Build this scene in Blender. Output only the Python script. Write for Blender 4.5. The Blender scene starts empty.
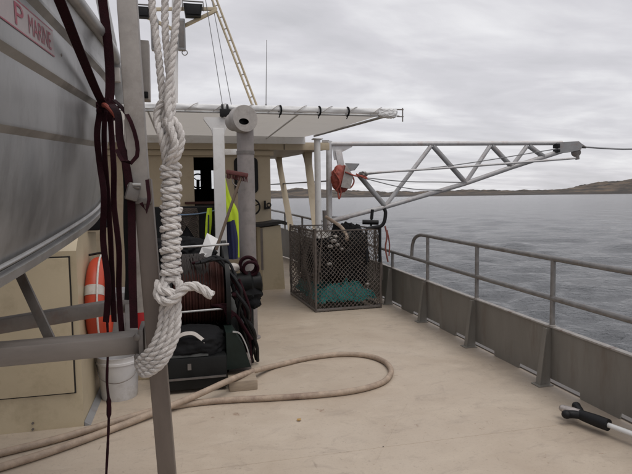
import bpy, bmesh, math, random
import numpy as np
from mathutils import Vector, Matrix, noise

random.seed(7)
R = math.radians
scene = bpy.context.scene
col = scene.collection

# ------------------------------------------------------------------ camera
cam_data = bpy.data.cameras.new('camera')
cam_data.sensor_width = 36.0
cam_data.lens = 547.0 / 632.0 * 36.0
cam_data.clip_start = 0.05
cam_data.clip_end = 20000
cam = bpy.data.objects.new('camera', cam_data)
col.objects.link(cam)
cam.matrix_world = (Matrix.Translation((0, 0, 1.6)) @ Matrix.Rotation(R(-13.4), 4, 'Z')
                    @ Matrix.Rotation(R(90 - 4.2), 4, 'X') @ Matrix.Rotation(R(-0.8), 4, 'Z'))
scene.camera = cam

# ------------------------------------------------------------------ sky and sun (overcast)
SUN_EL, SUN_AZ = 66.0, 150.0          # azimuth measured from +Y towards +X
world = bpy.data.worlds.new('World')
scene.world = world
world.use_nodes = True
nt = world.node_tree
nt.nodes.clear()
N, L = nt.nodes.new, nt.links.new
out = N('ShaderNodeOutputWorld')
sky = N('ShaderNodeTexSky')
sky.sky_type = 'NISHITA'
sky.sun_disc = False
sky.sun_elevation = R(SUN_EL)
sky.sun_rotation = R(SUN_AZ)
bg_sky = N('ShaderNodeBackground'); bg_sky.inputs['Strength'].default_value = 0.08
L(sky.outputs[0], bg_sky.inputs['Color'])
tc = N('ShaderNodeTexCoord')
sep = N('ShaderNodeSeparateXYZ'); L(tc.outputs['Generated'], sep.inputs[0])
mz = N('ShaderNodeMath'); mz.operation = 'MAXIMUM'; L(sep.outputs['Z'], mz.inputs[0]); mz.inputs[1].default_value = 0.0
az = N('ShaderNodeMath'); az.operation = 'ADD'; L(mz.outputs[0], az.inputs[0]); az.inputs[1].default_value = 0.13
dx = N('ShaderNodeMath'); dx.operation = 'DIVIDE'; L(sep.outputs['X'], dx.inputs[0]); L(az.outputs[0], dx.inputs[1])
dy = N('ShaderNodeMath'); dy.operation = 'DIVIDE'; L(sep.outputs['Y'], dy.inputs[0]); L(az.outputs[0], dy.inputs[1])
cmb = N('ShaderNodeCombineXYZ'); L(dx.outputs[0], cmb.inputs[0]); L(dy.outputs[0], cmb.inputs[1])
mp = N('ShaderNodeMapping'); mp.inputs['Rotation'].default_value = (0, 0, R(28)); mp.inputs['Scale'].default_value = (0.62, 1.0, 1)
L(cmb.outputs[0], mp.inputs[0])
n1 = N('ShaderNodeTexNoise'); n1.inputs['Scale'].default_value = 0.95; n1.inputs['Detail'].default_value = 9
n1.inputs['Roughness'].default_value = 0.56; n1.inputs['Distortion'].default_value = 0.7
L(mp.outputs[0], n1.inputs['Vector'])
n2 = N('ShaderNodeTexNoise'); n2.inputs['Scale'].default_value = 4.6; n2.inputs['Detail'].default_value = 6
n2.inputs['Roughness'].default_value = 0.5; n2.inputs['Distortion'].default_value = 0.4
L(mp.outputs[0], n2.inputs['Vector'])
mixn = N('ShaderNodeMath'); mixn.operation = 'MULTIPLY_ADD'; L(n2.outputs['Fac'], mixn.inputs[0]); mixn.inputs[1].default_value = 0.36
L(n1.outputs['Fac'], mixn.inputs[2])
ramp = N('ShaderNodeValToRGB'); L(mixn.outputs[0], ramp.inputs[0])
e = ramp.color_ramp.elements
e[0].position = 0.46; e[0].color = (0.54, 0.535, 0.56, 1)
e[1].position = 0.90; e[1].color = (0.82, 0.815, 0.83, 1)
m = ramp.color_ramp.elements.new(0.66); m.color = (0.63, 0.62, 0.65, 1)
bg_cloud = N('ShaderNodeBackground'); L(ramp.outputs[0], bg_cloud.inputs['Color']); bg_cloud.inputs['Strength'].default_value = 1.12
mix = N('ShaderNodeMixShader'); mix.inputs[0].default_value = 0.93
L(bg_sky.outputs[0], mix.inputs[1]); L(bg_cloud.outputs[0], mix.inputs[2]); L(mix.outputs[0], out.inputs[0])

sun_data = bpy.data.lights.new('sun', 'SUN')
sun_data.energy = 1.4
sun_data.angle = R(40)
sun_data.color = (1.0, 0.96, 0.9)
sun = bpy.data.objects.new('sun', sun_data)
col.objects.link(sun)
sd = Vector((math.sin(R(SUN_AZ)) * math.cos(R(SUN_EL)), math.cos(R(SUN_AZ)) * math.cos(R(SUN_EL)), math.sin(R(SUN_EL))))
sun.rotation_euler = sd.to_track_quat('Z', 'Y').to_euler()

scene.cycles.max_bounces = 6
scene.cycles.diffuse_bounces = 3
scene.cycles.glossy_bounces = 3
vs = scene.view_settings
vs.view_transform = 'Standard'
vs.look = 'None'
vs.exposure = 0.0
vs.gamma = 1.0
vs.use_curve_mapping = False

# ------------------------------------------------------------------ materials
MATS = {}
def mat(name, c, rough=0.6, metal=0.0, var=0.12, scale=6.0, bump=0.0, bscale=60.0, stain=None, stain_amt=0.5,
        stain_scale=3.0, stain_pos=(0.52, 0.68), stretch=(1, 1, 1), spec=0.5, coat=0.0, rough_var=0.1):
    m = bpy.data.materials.new(name); m.use_nodes = True
    t = m.node_tree; n, l = t.nodes.new, t.links.new
    b = t.nodes['Principled BSDF']
    b.inputs['Metallic'].default_value = metal
    b.inputs['Specular IOR Level'].default_value = spec
    b.inputs['Coat Weight'].default_value = coat
    tcn = n('ShaderNodeTexCoord')
    mpn = n('ShaderNodeMapping'); mpn.inputs['Scale'].default_value = stretch; l(tcn.outputs['Object'], mpn.inputs[0])
    na = n('ShaderNodeTexNoise'); na.inputs['Scale'].default_value = scale; na.inputs['Detail'].default_value = 8
    na.inputs['Roughness'].default_value = 0.65; l(mpn.outputs[0], na.inputs['Vector'])
    rp = n('ShaderNodeValToRGB'); l(na.outputs['Fac'], rp.inputs[0])
    rp.color_ramp.elements[0].position = 0.3; rp.color_ramp.elements[1].position = 0.7
    rp.color_ramp.elements[0].color = (*[x * (1 - var) for x in c], 1)
    rp.color_ramp.elements[1].color = (*[min(1, x * (1 + var)) for x in c], 1)
    colour = rp.outputs[0]
    if stain:
        ns = n('ShaderNodeTexNoise'); ns.inputs['Scale'].default_value = stain_scale; ns.inputs['Detail'].default_value = 10
        ns.inputs['Roughness'].default_value = 0.72; l(mpn.outputs[0], ns.inputs['Vector'])
        rs = n('ShaderNodeValToRGB'); l(ns.outputs['Fac'], rs.inputs[0])
        rs.color_ramp.elements[0].position = stain_pos[0]; rs.color_ramp.elements[0].color = (0, 0, 0, 1)
        rs.color_ramp.elements[1].position = stain_pos[1]; rs.color_ramp.elements[1].color = (stain_amt,) * 3 + (1,)
        mx = n('ShaderNodeMix'); mx.data_type = 'RGBA'
        l(rs.outputs[0], mx.inputs['Factor']); l(colour, mx.inputs['A']); mx.inputs['B'].default_value = (*stain, 1)
        colour = mx.outputs['Result']
    l(colour, b.inputs['Base Color'])
    mr = n('ShaderNodeMapRange'); l(na.outputs['Fac'], mr.inputs[0])
    mr.inputs['From Min'].default_value = 0.3; mr.inputs['From Max'].default_value = 0.7
    mr.inputs['To Min'].default_value = max(0.02, rough - rough_var); mr.inputs['To Max'].default_value = min(1, rough + rough_var)
    l(mr.outputs[0], b.inputs['Roughness'])
    if bump:
        nb = n('ShaderNodeTexNoise'); nb.inputs['Scale'].default_value = bscale; nb.inputs['Detail'].default_value = 5
        l(mpn.outputs[0], nb.inputs['Vector'])
        bp = n('ShaderNodeBump'); bp.inputs['Strength'].default_value = bump; bp.inputs['Distance'].default_value = 0.01
        l(nb.outputs['Fac'], bp.inputs['Height']); l(bp.outputs[0], b.inputs['Normal'])
    MATS[name] = m
    return m

RUST = (0.13, 0.055, 0.025)
mat('cream_paint', (0.48, 0.405, 0.28), 0.45, var=0.06, scale=3, stain=(0.30, 0.24, 0.15), stain_amt=0.5, stain_scale=2.5, bump=0.06, bscale=25)
mat('cream_shell', (0.43, 0.355, 0.25), 0.5, var=0.06, scale=3, stain=(0.24, 0.17, 0.10), stain_amt=0.4, bump=0.05, bscale=25)
mat('bulwark_paint', (0.172, 0.160, 0.141), 0.5, var=0.12, scale=4, stain=(0.118, 0.092, 0.072), stain_amt=0.6, stain_scale=2.5, bump=0.08, bscale=30, stretch=(2, 2, 0.45))
mat('cap_paint', (0.30, 0.28, 0.26), 0.5, var=0.2, scale=14, stain=(0.12, 0.07, 0.05), stain_amt=0.8, stain_scale=9)
mat('rail_galv', (0.20, 0.192, 0.187), 0.5, metal=0.4, var=0.25, scale=18, stain=(0.12, 0.085, 0.06), stain_amt=0.5, stain_scale=7)
mat('galv', (0.42, 0.42, 0.42), 0.5, metal=0.6, var=0.2, scale=20, stain=(0.25, 0.22, 0.2), stain_amt=0.5, stain_scale=8)
mat('galv_dull', (0.36, 0.335, 0.315), 0.6, metal=0.25, var=0.18, scale=14, stain=(0.22, 0.19, 0.17), stain_amt=0.6, stain_scale=8, bump=0.06, bscale=90)
mat('steel_dark', (0.17, 0.155, 0.145), 0.5, metal=0.5, var=0.2, scale=16, stain=RUST, stain_amt=0.3, stain_scale=9)
mat('grey_paint', (0.25, 0.25, 0.255), 0.5, var=0.12, scale=9, stain=(0.2, 0.13, 0.1), stain_amt=0.5, stain_scale=6)
mat('boom_galv', (0.50, 0.49, 0.49), 0.5, metal=0.2, var=0.16, scale=12, stain=(0.34, 0.2, 0.16), stain_amt=0.45, stain_scale=4)
mat('white_paint', (0.66, 0.65, 0.64), 0.45, var=0.06, scale=5, stain=(0.45, 0.40, 0.34), stain_amt=0.5, stain_scale=4)
mat('tarp_white', (0.72, 0.72, 0.72), 0.5, var=0.08, scale=5, stain=(0.45, 0.46, 0.46), stain_amt=0.6, stain_scale=5, bump=0.3, bscale=14)
mat('tarp_under', (0.66, 0.64, 0.61), 0.6, var=0.06, scale=3, stain=(0.45, 0.40, 0.36), stain_amt=0.4, stain_scale=2, bump=0.15, bscale=5)
mat('black_rubber', (0.008, 0.008, 0.009), 0.5, spec=0.25, var=0.25, scale=12, bump=0.15, bscale=40)
mat('black_cloth', (0.007, 0.007, 0.008), 0.85, spec=0.2, var=0.3, scale=9, bump=0.4, bscale=22)
mat('net_grey', (0.105, 0.086, 0.074), 0.8, var=0.4, scale=9)
mat('post_brown', (0.15, 0.122, 0.105), 0.5, metal=0.3, var=0.25, scale=9, stain=(0.09, 0.07, 0.06), stain_amt=0.6, stain_scale=6, stretch=(1, 1, 0.3))
mat('beam_grey', (0.20, 0.178, 0.163), 0.5, metal=0.35, var=0.2, scale=9, stain=(0.11, 0.095, 0.085), stain_amt=0.6, stain_scale=6, stretch=(0.3, 1, 1))
mat('pipe_galv', (0.25, 0.225, 0.215), 0.6, metal=0.2, var=0.22, scale=10, stain=(0.17, 0.14, 0.125), stain_amt=0.7, stain_scale=5, bump=0.06, bscale=60)
mat('cord_red', (0.17, 0.05, 0.04), 0.8, var=0.3, scale=20)
mat('dark_net', (0.026, 0.021, 0.019), 0.8, var=0.4, scale=15)
mat('net_brown', (0.10, 0.078, 0.066), 0.8, var=0.35, scale=11)
mat('maroon_cloth', (0.022, 0.005, 0.008), 0.8, spec=0.15, var=0.35, scale=30, bump=0.2, bscale=200)
mat('maroon_paint', (0.055, 0.022, 0.018), 0.6, spec=0.2, var=0.3, scale=9, stain=(0.02, 0.012, 0.01), stain_amt=0.7, stain_scale=6)
mat('rope_white', (0.60, 0.57, 0.55), 0.85, var=0.16, scale=30, stain=(0.36, 0.32, 0.29), stain_amt=0.55, stain_scale=9, bump=0.4, bscale=260)
mat('alu_bright', (0.42, 0.415, 0.41), 0.45, metal=0.5, var=0.15, scale=9, stain=(0.25, 0.24, 0.23), stain_amt=0.6, stain_scale=7)
mat('hull_alu', (0.40, 0.395, 0.39), 0.42, metal=0.7, var=0.2, scale=7, stain=(0.25, 0.24, 0.23), stain_amt=0.65, stain_scale=6, stretch=(1, 1, 0.35), bump=0.04, bscale=20)
mat('canvas_dark', (0.045, 0.045, 0.035), 0.85, var=0.25, scale=8, bump=0.3, bscale=20)
mat('lifebuoy_red', (0.44, 0.050, 0.020), 0.5, var=0.12, scale=10, bump=0.05)
mat('band_white', (0.48, 0.45, 0.42), 0.5, var=0.15, scale=14, stain=(0.3, 0.22, 0.18), stain_amt=0.6, stain_scale=12)
mat('bucket_white', (0.55, 0.54, 0.54), 0.4, var=0.08, scale=7, stain=(0.33, 0.3, 0.27), stain_amt=0.6, stain_scale=6)
mat('red_plastic', (0.42, 0.018, 0.022), 0.4, var=0.1)
mat('hose_tan', (0.35, 0.27, 0.205), 0.65, var=0.25, scale=14, stain=(0.14, 0.085, 0.066), stain_amt=0.75, stain_scale=2.2, stain_pos=(0.50, 0.68), bump=0.3, bscale=80)
mat('timber', (0.30, 0.24, 0.18), 0.8, var=0.2, scale=7, stretch=(1, 8, 8), bump=0.1)
mat('timber_grey', (0.16, 0.135, 0.12), 0.8, var=0.2, scale=7, stretch=(1, 8, 8), bump=0.1)
mat('machine_black', (0.007, 0.0075, 0.0075), 0.45, spec=0.25, var=0.3, scale=8)
mat('machine_green', (0.010, 0.017, 0.014), 0.45, spec=0.25, var=0.3, scale=8)
mat('hi_vis', (0.50, 0.66, 0.02), 0.7, var=0.12, scale=8, bump=0.3, bscale=18)
mat('navy_cloth', (0.012, 0.016, 0.06), 0.85, var=0.2, scale=8, bump=0.3, bscale=18)
mat('broom_red', (0.10, 0.028, 0.026), 0.7, var=0.3, scale=25, bump=0.4, bscale=120)
mat('wood_handle', (0.11, 0.075, 0.05), 0.6, var=0.2, scale=9)
mat('interior', (0.018, 0.016, 0.015), 0.7, var=0.2)  # dimness of the wheelhouse inside put into the colour; also plain dark seals, joints
mat('teal_net', (0.012, 0.16, 0.155), 0.65, var=0.45, scale=14, bump=0.5, bscale=50)
mat('teal_twine', (0.02, 0.24, 0.225), 0.65, var=0.4, scale=14)
mat('float_rust', (0.30, 0.062, 0.042), 0.6, var=0.35, scale=14, stain=(0.12, 0.03, 0.025), stain_amt=0.7, stain_scale=12, bump=0.3, bscale=30)
mat('pole_white', (0.62, 0.62, 0.61), 0.35, var=0.06)
mat('hook_metal', (0.42, 0.38, 0.36), 0.4, metal=0.5, var=0.25, scale=30)
mat('sticker_white', (0.38, 0.33, 0.33), 0.45, var=0.12, scale=40, stain=(0.36, 0.34, 0.34), stain_amt=0.8, stain_scale=22)
mat('sticker_red', (0.30, 0.05, 0.08), 0.45, var=0.3, scale=60, stain=(0.36, 0.24, 0.25), stain_amt=0.7, stain_scale=40)
mat('sticker_blue', (0.12, 0.19, 0.30), 0.45, var=0.2, scale=40, stain=(0.33, 0.33, 0.33), stain_amt=0.8, stain_scale=30)
mat('hull_paint', (0.09, 0.09, 0.10), 0.4, var=0.1)
mat('wire', (0.26, 0.26, 0.265), 0.5, metal=0.6, var=0.1)
mat('leaf_yellow', (0.40, 0.25, 0.09), 0.7, var=0.2)

def make_translucent(m, c, f):
    t = m.node_tree; tr = t.nodes.new('ShaderNodeBsdfTranslucent'); tr.inputs[0].default_value = (*c, 1)
    mx = t.nodes.new('ShaderNodeMixShader'); mx.inputs[0].default_value = f
    o_ = t.nodes['Material Output']; t.links.new(t.nodes['Principled BSDF'].outputs[0], mx.inputs[1]); t.links.new(tr.outputs[0], mx.inputs[2]); t.links.new(mx.outputs[0], o_.inputs[0])
make_translucent(MATS['tarp_under'], (0.64, 0.61, 0.57), 0.38)

gm = bpy.data.materials.new('window_glass'); gm.use_nodes = True
gb = gm.node_tree.nodes['Principled BSDF']
gb.inputs['Base Color'].default_value = (0.93, 0.95, 0.95, 1); gb.inputs['Transmission Weight'].default_value = 1.0
gb.inputs['Roughness'].default_value = 0.02; gb.inputs['IOR'].default_value = 1.1
MATS['window_glass'] = gm

def deck_material():
    m = bpy.data.materials.new('deck_paint'); m.use_nodes = True
    t = m.node_tree; n, l = t.nodes.new, t.links.new
    b = t.nodes['Principled BSDF']
    tcn = n('ShaderNodeTexCoord')
    def nz(scale, detail=8, rough=0.65, dist=0.0, vec=None):
        q = n('ShaderNodeTexNoise'); q.inputs['Scale'].default_value = scale; q.inputs['Detail'].default_value = detail
        q.inputs['Roughness'].default_value = rough; q.inputs['Distortion'].default_value = dist
        l(vec or tcn.outputs['Object'], q.inputs['Vector']); return q
    def rmp(src, stops):
        r = n('ShaderNodeValToRGB'); l(src, r.inputs[0])
        els = r.color_ramp.elements
        while len(els) < len(stops): els.new(0.5)
        for el, (p, c) in zip(els, stops): el.position = p; el.color = (*c, 1) if len(c) == 3 else c
        return r
    def mixc(f, a, bcol):
        q = n('ShaderNodeMix'); q.data_type = 'RGBA'; l(f, q.inputs['Factor']); l(a, q.inputs['A'])
        if isinstance(bcol, tuple): q.inputs['B'].default_value = (*bcol, 1)
        else: l(bcol, q.inputs['B'])
        return q.outputs['Result']
    g = lambda v: (v, v, v)
    a = nz(0.9, 6, 0.6, 0.6)
    c = rmp(a.outputs['Fac'], [(0.32, (0.40, 0.325, 0.252)), (0.52, (0.452, 0.378, 0.300)), (0.72, (0.487, 0.415, 0.337))]).outputs[0]
    # scrubbed pale patches and drag streaks
    mp_ = n('ShaderNodeMapping'); mp_.inputs['Scale'].default_value = (1.0, 1.7, 1); mp_.inputs['Rotation'].default_value = (0, 0, R(20))
    l(tcn.outputs['Object'], mp_.inputs[0])
    s1 = nz(1.9, 10, 0.7, 1.2, mp_.outputs[0])
    c = mixc(rmp(s1.outputs['Fac'], [(0.52, g(0.0)), (0.70, g(0.4))]).outputs[0], c, (0.54, 0.465, 0.375))
    s2 = nz(3.4, 10, 0.75, 0.8, mp_.outputs[0])
    c = mixc(rmp(s2.outputs['Fac'], [(0.53, g(0.0)), (0.70, g(0.5))]).outputs[0], c, (0.25, 0.20, 0.165))
    # dark specks and scuffs
    s3 = nz(16, 6, 0.8)
    c = mixc(rmp(s3.outputs['Fac'], [(0.60, g(0.0)), (0.70, g(0.6))]).outputs[0], c, (0.16, 0.125, 0.10))
    s4 = nz(55, 3, 0.7)
    c = mixc(rmp(s4.outputs['Fac'], [(0.56, g(0.0)), (0.72, g(0.5))]).outputs[0], c, (0.30, 0.25, 0.20))
    sx_ = n('ShaderNodeSeparateXYZ'); l(tcn.outputs['Object'], sx_.inputs[0])
    md = n('ShaderNodeMapRange'); l(sx_.outputs['X'], md.inputs[0]); md.inputs['From Min'].default_value = 2.2; md.inputs['From Max'].default_value = 2.95
    md.inputs['To Min'].default_value = -0.25; md.inputs['To Max'].default_value = 0.5
    s5 = nz(3.0, 8, 0.7, 0.5)
    ma = n('ShaderNodeMath'); ma.operation = 'ADD'; l(md.outputs[0], ma.inputs[0]); l(s5.outputs['Fac'], ma.inputs[1])
    c = mixc(rmp(ma.outputs[0], [(0.52, g(0.0)), (0.95, g(0.6))]).outputs[0], c, (0.23, 0.19, 0.155))
    mp2 = n('ShaderNodeMapping'); mp2.inputs['Scale'].default_value = (9.0, 1.6, 1); mp2.inputs['Rotation'].default_value = (0, 0, R(-58)); l(tcn.outputs['Object'], mp2.inputs[0])
    s6 = nz(2.4, 4, 0.6, 0.3, mp2.outputs[0])
    c = mixc(rmp(s6.outputs['Fac'], [(0.67, g(0.0)), (0.72, g(0.45))]).outputs[0], c, (0.24, 0.19, 0.15))
    s7 = nz(7.0, 5, 0.7, 1.5)
    c = mixc(rmp(s7.outputs['Fac'], [(0.67, g(0.0)), (0.72, g(0.6))]).outputs[0], c, (0.20, 0.115, 0.07))
    l(c, b.inputs['Base Color'])
    mr = n('ShaderNodeMapRange'); l(s1.outputs['Fac'], mr.inputs[0])
    mr.inputs['From Min'].default_value = 0.3; mr.inputs['From Max'].default_value = 0.7
    mr.inputs['To Min'].default_value = 0.42; mr.inputs['To Max'].default_value = 0.66
    l(mr.outputs[0], b.inputs['Roughness'])
    nb = nz(140, 4, 0.6)
    nb2 = nz(1.2, 4, 0.5)
    ad = n('ShaderNodeMath'); ad.operation = 'MULTIPLY_ADD'; l(nb2.outputs['Fac'], ad.inputs[0]); ad.inputs[1].default_value = 1.5
    l(nb.outputs['Fac'], ad.inputs[2])
    bp = n('ShaderNodeBump'); bp.inputs['Strength'].default_value = 0.22; bp.inputs['Distance'].default_value = 0.006
    l(ad.outputs[0], bp.inputs['Height']); l(bp.outputs[0], b.inputs['Normal'])
    MATS['deck_paint'] = m
deck_material()

def sea_material():
    m = bpy.data.materials.new('sea_water'); m.use_nodes = True
    t = m.node_tree; n, l = t.nodes.new, t.links.new
    b = t.nodes['Principled BSDF']
    b.inputs['Base Color'].default_value = (0.092, 0.097, 0.104, 1)
    b.inputs['Roughness'].default_value = 0.13
    b.inputs['IOR'].default_value = 1.33
    geo = n('ShaderNodeNewGeometry')
    prev = None
    for sc, st, dist, rot, detail in ((0.16, 0.5, 1.0, 35, 5), (1.7, 0.9, 0.18, 20, 4), (5.0, 1.0, 0.13, -14, 5), (11.0, 1.0, 0.045, 30, 3)):
        mp_ = n('ShaderNodeMapping'); mp_.inputs['Rotation'].default_value = (0, 0, R(rot)); mp_.inputs['Scale'].default_value = (0.75, 1.0, 1)
        l(geo.outputs['Position'], mp_.inputs[0])
        q = n('ShaderNodeTexNoise'); q.inputs['Scale'].default_value = sc; q.inputs['Detail'].default_value = detail
        q.inputs['Roughness'].default_value = 0.55; q.inputs['Distortion'].default_value = 0.5
        l(mp_.outputs[0], q.inputs['Vector'])
        bp = n('ShaderNodeBump'); bp.inputs['Strength'].default_value = st; bp.inputs['Distance'].default_value = dist
        l(q.outputs['Fac'], bp.inputs['Height'])
        if prev: l(prev.outputs[0], bp.inputs['Normal'])
        prev = bp
    l(prev.outputs[0], b.inputs['Normal'])
    MATS['sea_water'] = m
sea_material()

def land_material():
    m = bpy.data.materials.new('heath'); m.use_nodes = True
    t = m.node_tree; n, l = t.nodes.new, t.links.new
    b = t.nodes['Principled BSDF']; b.inputs['Roughness'].default_value = 0.95
    tcn = n('ShaderNodeTexCoord')
    q = n('ShaderNodeTexNoise'); q.inputs['Scale'].default_value = 0.02; q.inputs['Detail'].default_value = 12; q.inputs['Roughness'].default_value = 0.7
    l(tcn.outputs['Object'], q.inputs['Vector'])
    r = n('ShaderNodeValToRGB'); l(q.outputs['Fac'], r.inputs[0])
    els = r.color_ramp.elements
    els[0].position = 0.40; els[0].color = (0.034, 0.030, 0.026, 1)
    els[1].position = 0.62; els[1].color = (0.135, 0.10, 0.070, 1)
    x = els.new(0.5); x.color = (0.072, 0.057, 0.045, 1)
    # bare rock and wrack close to the waterline
    sp = n('ShaderNodeSeparateXYZ'); l(tcn.outputs['Object'], sp.inputs[0])
    mr = n('ShaderNodeMapRange'); l(sp.outputs['Z'], mr.inputs[0]); mr.inputs['From Min'].default_value = 2.0; mr.inputs['From Max'].default_value = 7.0
    mr.inputs['To Min'].default_value = 0.85; mr.inputs['To Max'].default_value = 0.0
    mx = n('ShaderNodeMix'); mx.data_type = 'RGBA'; l(mr.outputs[0], mx.inputs['Factor']); l(r.outputs[0], mx.inputs['A'])
    mx.inputs['B'].default_value = (0.05, 0.044, 0.041, 1)
    l(mx.outputs['Result'], b.inputs['Base Color'])
    MATS['heath'] = m
land_material()

# ------------------------------------------------------------------ mesh helpers
def catmull(pts, step=0.02, closed=False):
    P = [Vector(p) for p in pts]
    n = len(P); res = []
    segs = n if closed else n - 1
    for i in range(segs):
        if closed:
            p0, p1, p2, p3 = P[(i - 1) % n], P[i], P[(i + 1) % n], P[(i + 2) % n]
        else:
            p1, p2 = P[i], P[i + 1]
            p0 = P[i - 1] if i else p1 * 2 - p2
            p3 = P[i + 2] if i + 2 < n else p2 * 2 - p1
        k = max(1, int((p2 - p1).length / step))
        for j in range(k):
            t = j / k
            res.append(0.5 * ((2 * p1) + (p2 - p0) * t + (2 * p0 - 5 * p1 + 4 * p2 - p3) * t * t + (3 * p1 - p0 - 3 * p2 + p3) * t ** 3))
    if not closed: res.append(P[-1].copy())
    return res

def frames(path, closed=False):
    n = len(path); T = []
    for i in range(n):
        a = path[(i - 1) % n] if (closed or i) else path[i]
        b = path[(i + 1) % n] if (closed or i < n - 1) else path[i]
        d = b - a
        T.append(d.normalized() if d.length > 1e-9 else Vector((0, 0, 1)))
    up = Vector((0, 0, 1)) if abs(T[0].z) < 0.9 else Vector((1, 0, 0))
    u = (up - T[0] * up.dot(T[0])).normalized()
    out_ = []
    for i in range(n):
        if i:
            u = u - T[i] * u.dot(T[i])
            if u.length < 1e-6: u = T[i].orthogonal()
            u.normalize()
        out_.append((T[i], u.copy(), T[i].cross(u)))
    return out_

class MB:
    def __init__(s): s.v = []; s.f = []
    def add(s, verts, faces):
        o = len(s.v); s.v += [Vector(p) for p in verts]; s.f += [tuple(i + o for i in f) for f in faces]; return s
    def box(s, c, size, rot=None, bev=0.0):
        bm = bmesh.new(); bmesh.ops.create_cube(bm, size=1.0)
        bmesh.ops.scale(bm, vec=size, verts=bm.verts)
        if bev > 0:
            bmesh.ops.bevel(bm, geom=list(bm.edges), offset=min(bev, min(size) * 0.45), segments=2, affect='EDGES', profile=0.6)
        M = Matrix.Translation(c)
        if rot is not None:
            M = M @ (rot.to_4x4() if not isinstance(rot, tuple) else (Matrix.Rotation(rot[2], 4, 'Z') @ Matrix.Rotation(rot[1], 4, 'Y') @ Matrix.Rotation(rot[0], 4, 'X')))
        bm.transform(M)
        bm.verts.index_update()
        s.add([v.co.copy() for v in bm.verts], [[v.index for v in f.verts] for f in bm.faces]); bm.free(); return s
    def span(s, lo, hi, bev=0.0):
        lo, hi = Vector(lo), Vector(hi)
        return s.box((lo + hi) / 2, tuple(hi - lo), None, bev)
    def sweep(s, path, r, sides=10, closed=False, caps=True):
        path = [Vector(p) for p in path]; n = len(path)
        fr = frames(path, closed); o = len(s.v)
        for i, (t, u, w) in enumerate(fr):
            rr = r[i] if isinstance(r, (list, tuple)) else r
            for k in range(sides):
                a = 2 * math.pi * k / sides
                s.v.append(path[i] + (u * math.cos(a) + w * math.sin(a)) * rr)
        for i in range(n if closed else n - 1):
            j = (i + 1) % n
            for k in range(sides):
                k2 = (k + 1) % sides
                s.f.append((o + i * sides + k, o + i * sides + k2, o + j * sides + k2, o + j * sides + k))
        if caps and not closed:
            s.f.append(tuple(o + k for k in range(sides))[::-1])
            s.f.append(tuple(o + (n - 1) * sides + k for k in range(sides)))
        return s
    def rod(s, a, b, r, sides=12, r2=None):
        return s.sweep([a, b], [r, r if r2 is None else r2], sides)
    def bar(s, a, b, w, h, side=(0, 0, 1), bev=0.0):
        # rectangular bar from a to b: h measured along `side`, w across it
        a, b = Vector(a), Vector(b); d = b - a; x = d.normalized()
        z = Vector(side); z = (z - x * z.dot(x)).normalized(); y = z.cross(x)
        rot = Matrix((x, y, z)).transposed()
        return s.box((a + b) / 2, (d.length, w, h), rot, bev)
    def lathe(s, origin, axis, prof, sides=28, cap=True):
        ax = Vector(axis).normalized(); u = ax.orthogonal().normalized(); w = ax.cross(u); o = len(s.v); org = Vector(origin)
        for (r, h) in prof:
            for k in range(sides):
                a = 2 * math.pi * k / sides
                s.v.append(org + ax * h + (u * math.cos(a) + w * math.sin(a)) * r)
        for i in range(len(prof) - 1):
            for k in range(sides):
                k2 = (k + 1) % sides
                s.f.append((o + i * sides + k, o + i * sides + k2, o + (i + 1) * sides + k2, o + (i + 1) * sides + k))
        if cap:
            s.f.append(tuple(o + k for k in range(sides))[::-1])
            s.f.append(tuple(o + (len(prof) - 1) * sides + k for k in range(sides)))
        return s
    def torus(s, c, axis, r1, r2, sides=14, seg=40, a0=0, a1=2 * math.pi):
        ax = Vector(axis).normalized(); u = ax.orthogonal().normalized(); w = ax.cross(u); c = Vector(c)
        full = abs(a1 - a0 - 2 * math.pi) < 1e-6
        k = seg if full else seg + 1
        p = [c + (u * math.cos(a0 + (a1 - a0) * i / seg) + w * math.sin(a0 + (a1 - a0) * i / seg)) * r1 for i in range(k)]
        return s.sweep(p, r2, sides, closed=full)
    def prism(s, pts, vec):
        n = len(pts); vec = Vector(vec)
        vv = [Vector(p) for p in pts] + [Vector(p) + vec for p in pts]
        return s.add(vv, [tuple(range(n))[::-1], tuple(range(n, 2 * n))] + [(i, (i + 1) % n, n + (i + 1) % n, n + i) for i in range(n)])
    def ribbon(s, path, width, side, th=0.003):
        path = [Vector(p) for p in path]; fr = frames(path); o = len(s.v); sd_ = Vector(side)
        for i, (t, u, w) in enumerate(fr):
            a = sd_ - t * sd_.dot(t)
            a = a.normalized() if a.length > 1e-4 else u
            nrm = t.cross(a)
            wd = width[i] if isinstance(width, list) else width
            for (x, y) in ((-.5, -.5), (.5, -.5), (.5, .5), (-.5, .5)):
                s.v.append(path[i] + a * (x * wd) + nrm * (y * th))
        for i in range(len(path) - 1):
            for k in range(4):
                k2 = (k + 1) % 4
                s.f.append((o + i * 4 + k, o + i * 4 + k2, o + i * 4 + 4 + k2, o + i * 4 + 4 + k))
        e_ = o + (len(path) - 1) * 4
        s.f += [(o + 3, o + 2, o + 1, o), (e_, e_ + 1, e_ + 2, e_ + 3)]
        return s
    def rope(s, pts, r, pitch=None, step=None, sides=7, closed=False, phase=0.0, strands=3):
        # laid rope: three strands twisted round each other
        step = step or r * 0.55
        path = catmull(pts, step, closed); fr = frames(path, closed); pitch = pitch or r * 6.2
        d = 0.0; ang = []
        for i in range(len(path)):
            if i: d += (path[i] - path[i - 1]).length
            ang.append(d / pitch * 2 * math.pi + phase)
        for k in range(strands):
            o_ = 2 * math.pi * k / strands
            sp = [path[i] + (fr[i][1] * math.cos(ang[i] + o_) + fr[i][2] * math.sin(ang[i] + o_)) * r * 0.52 for i in range(len(path))]
            s.sweep(sp, r * 0.56, sides, closed=False)
        return s
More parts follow.
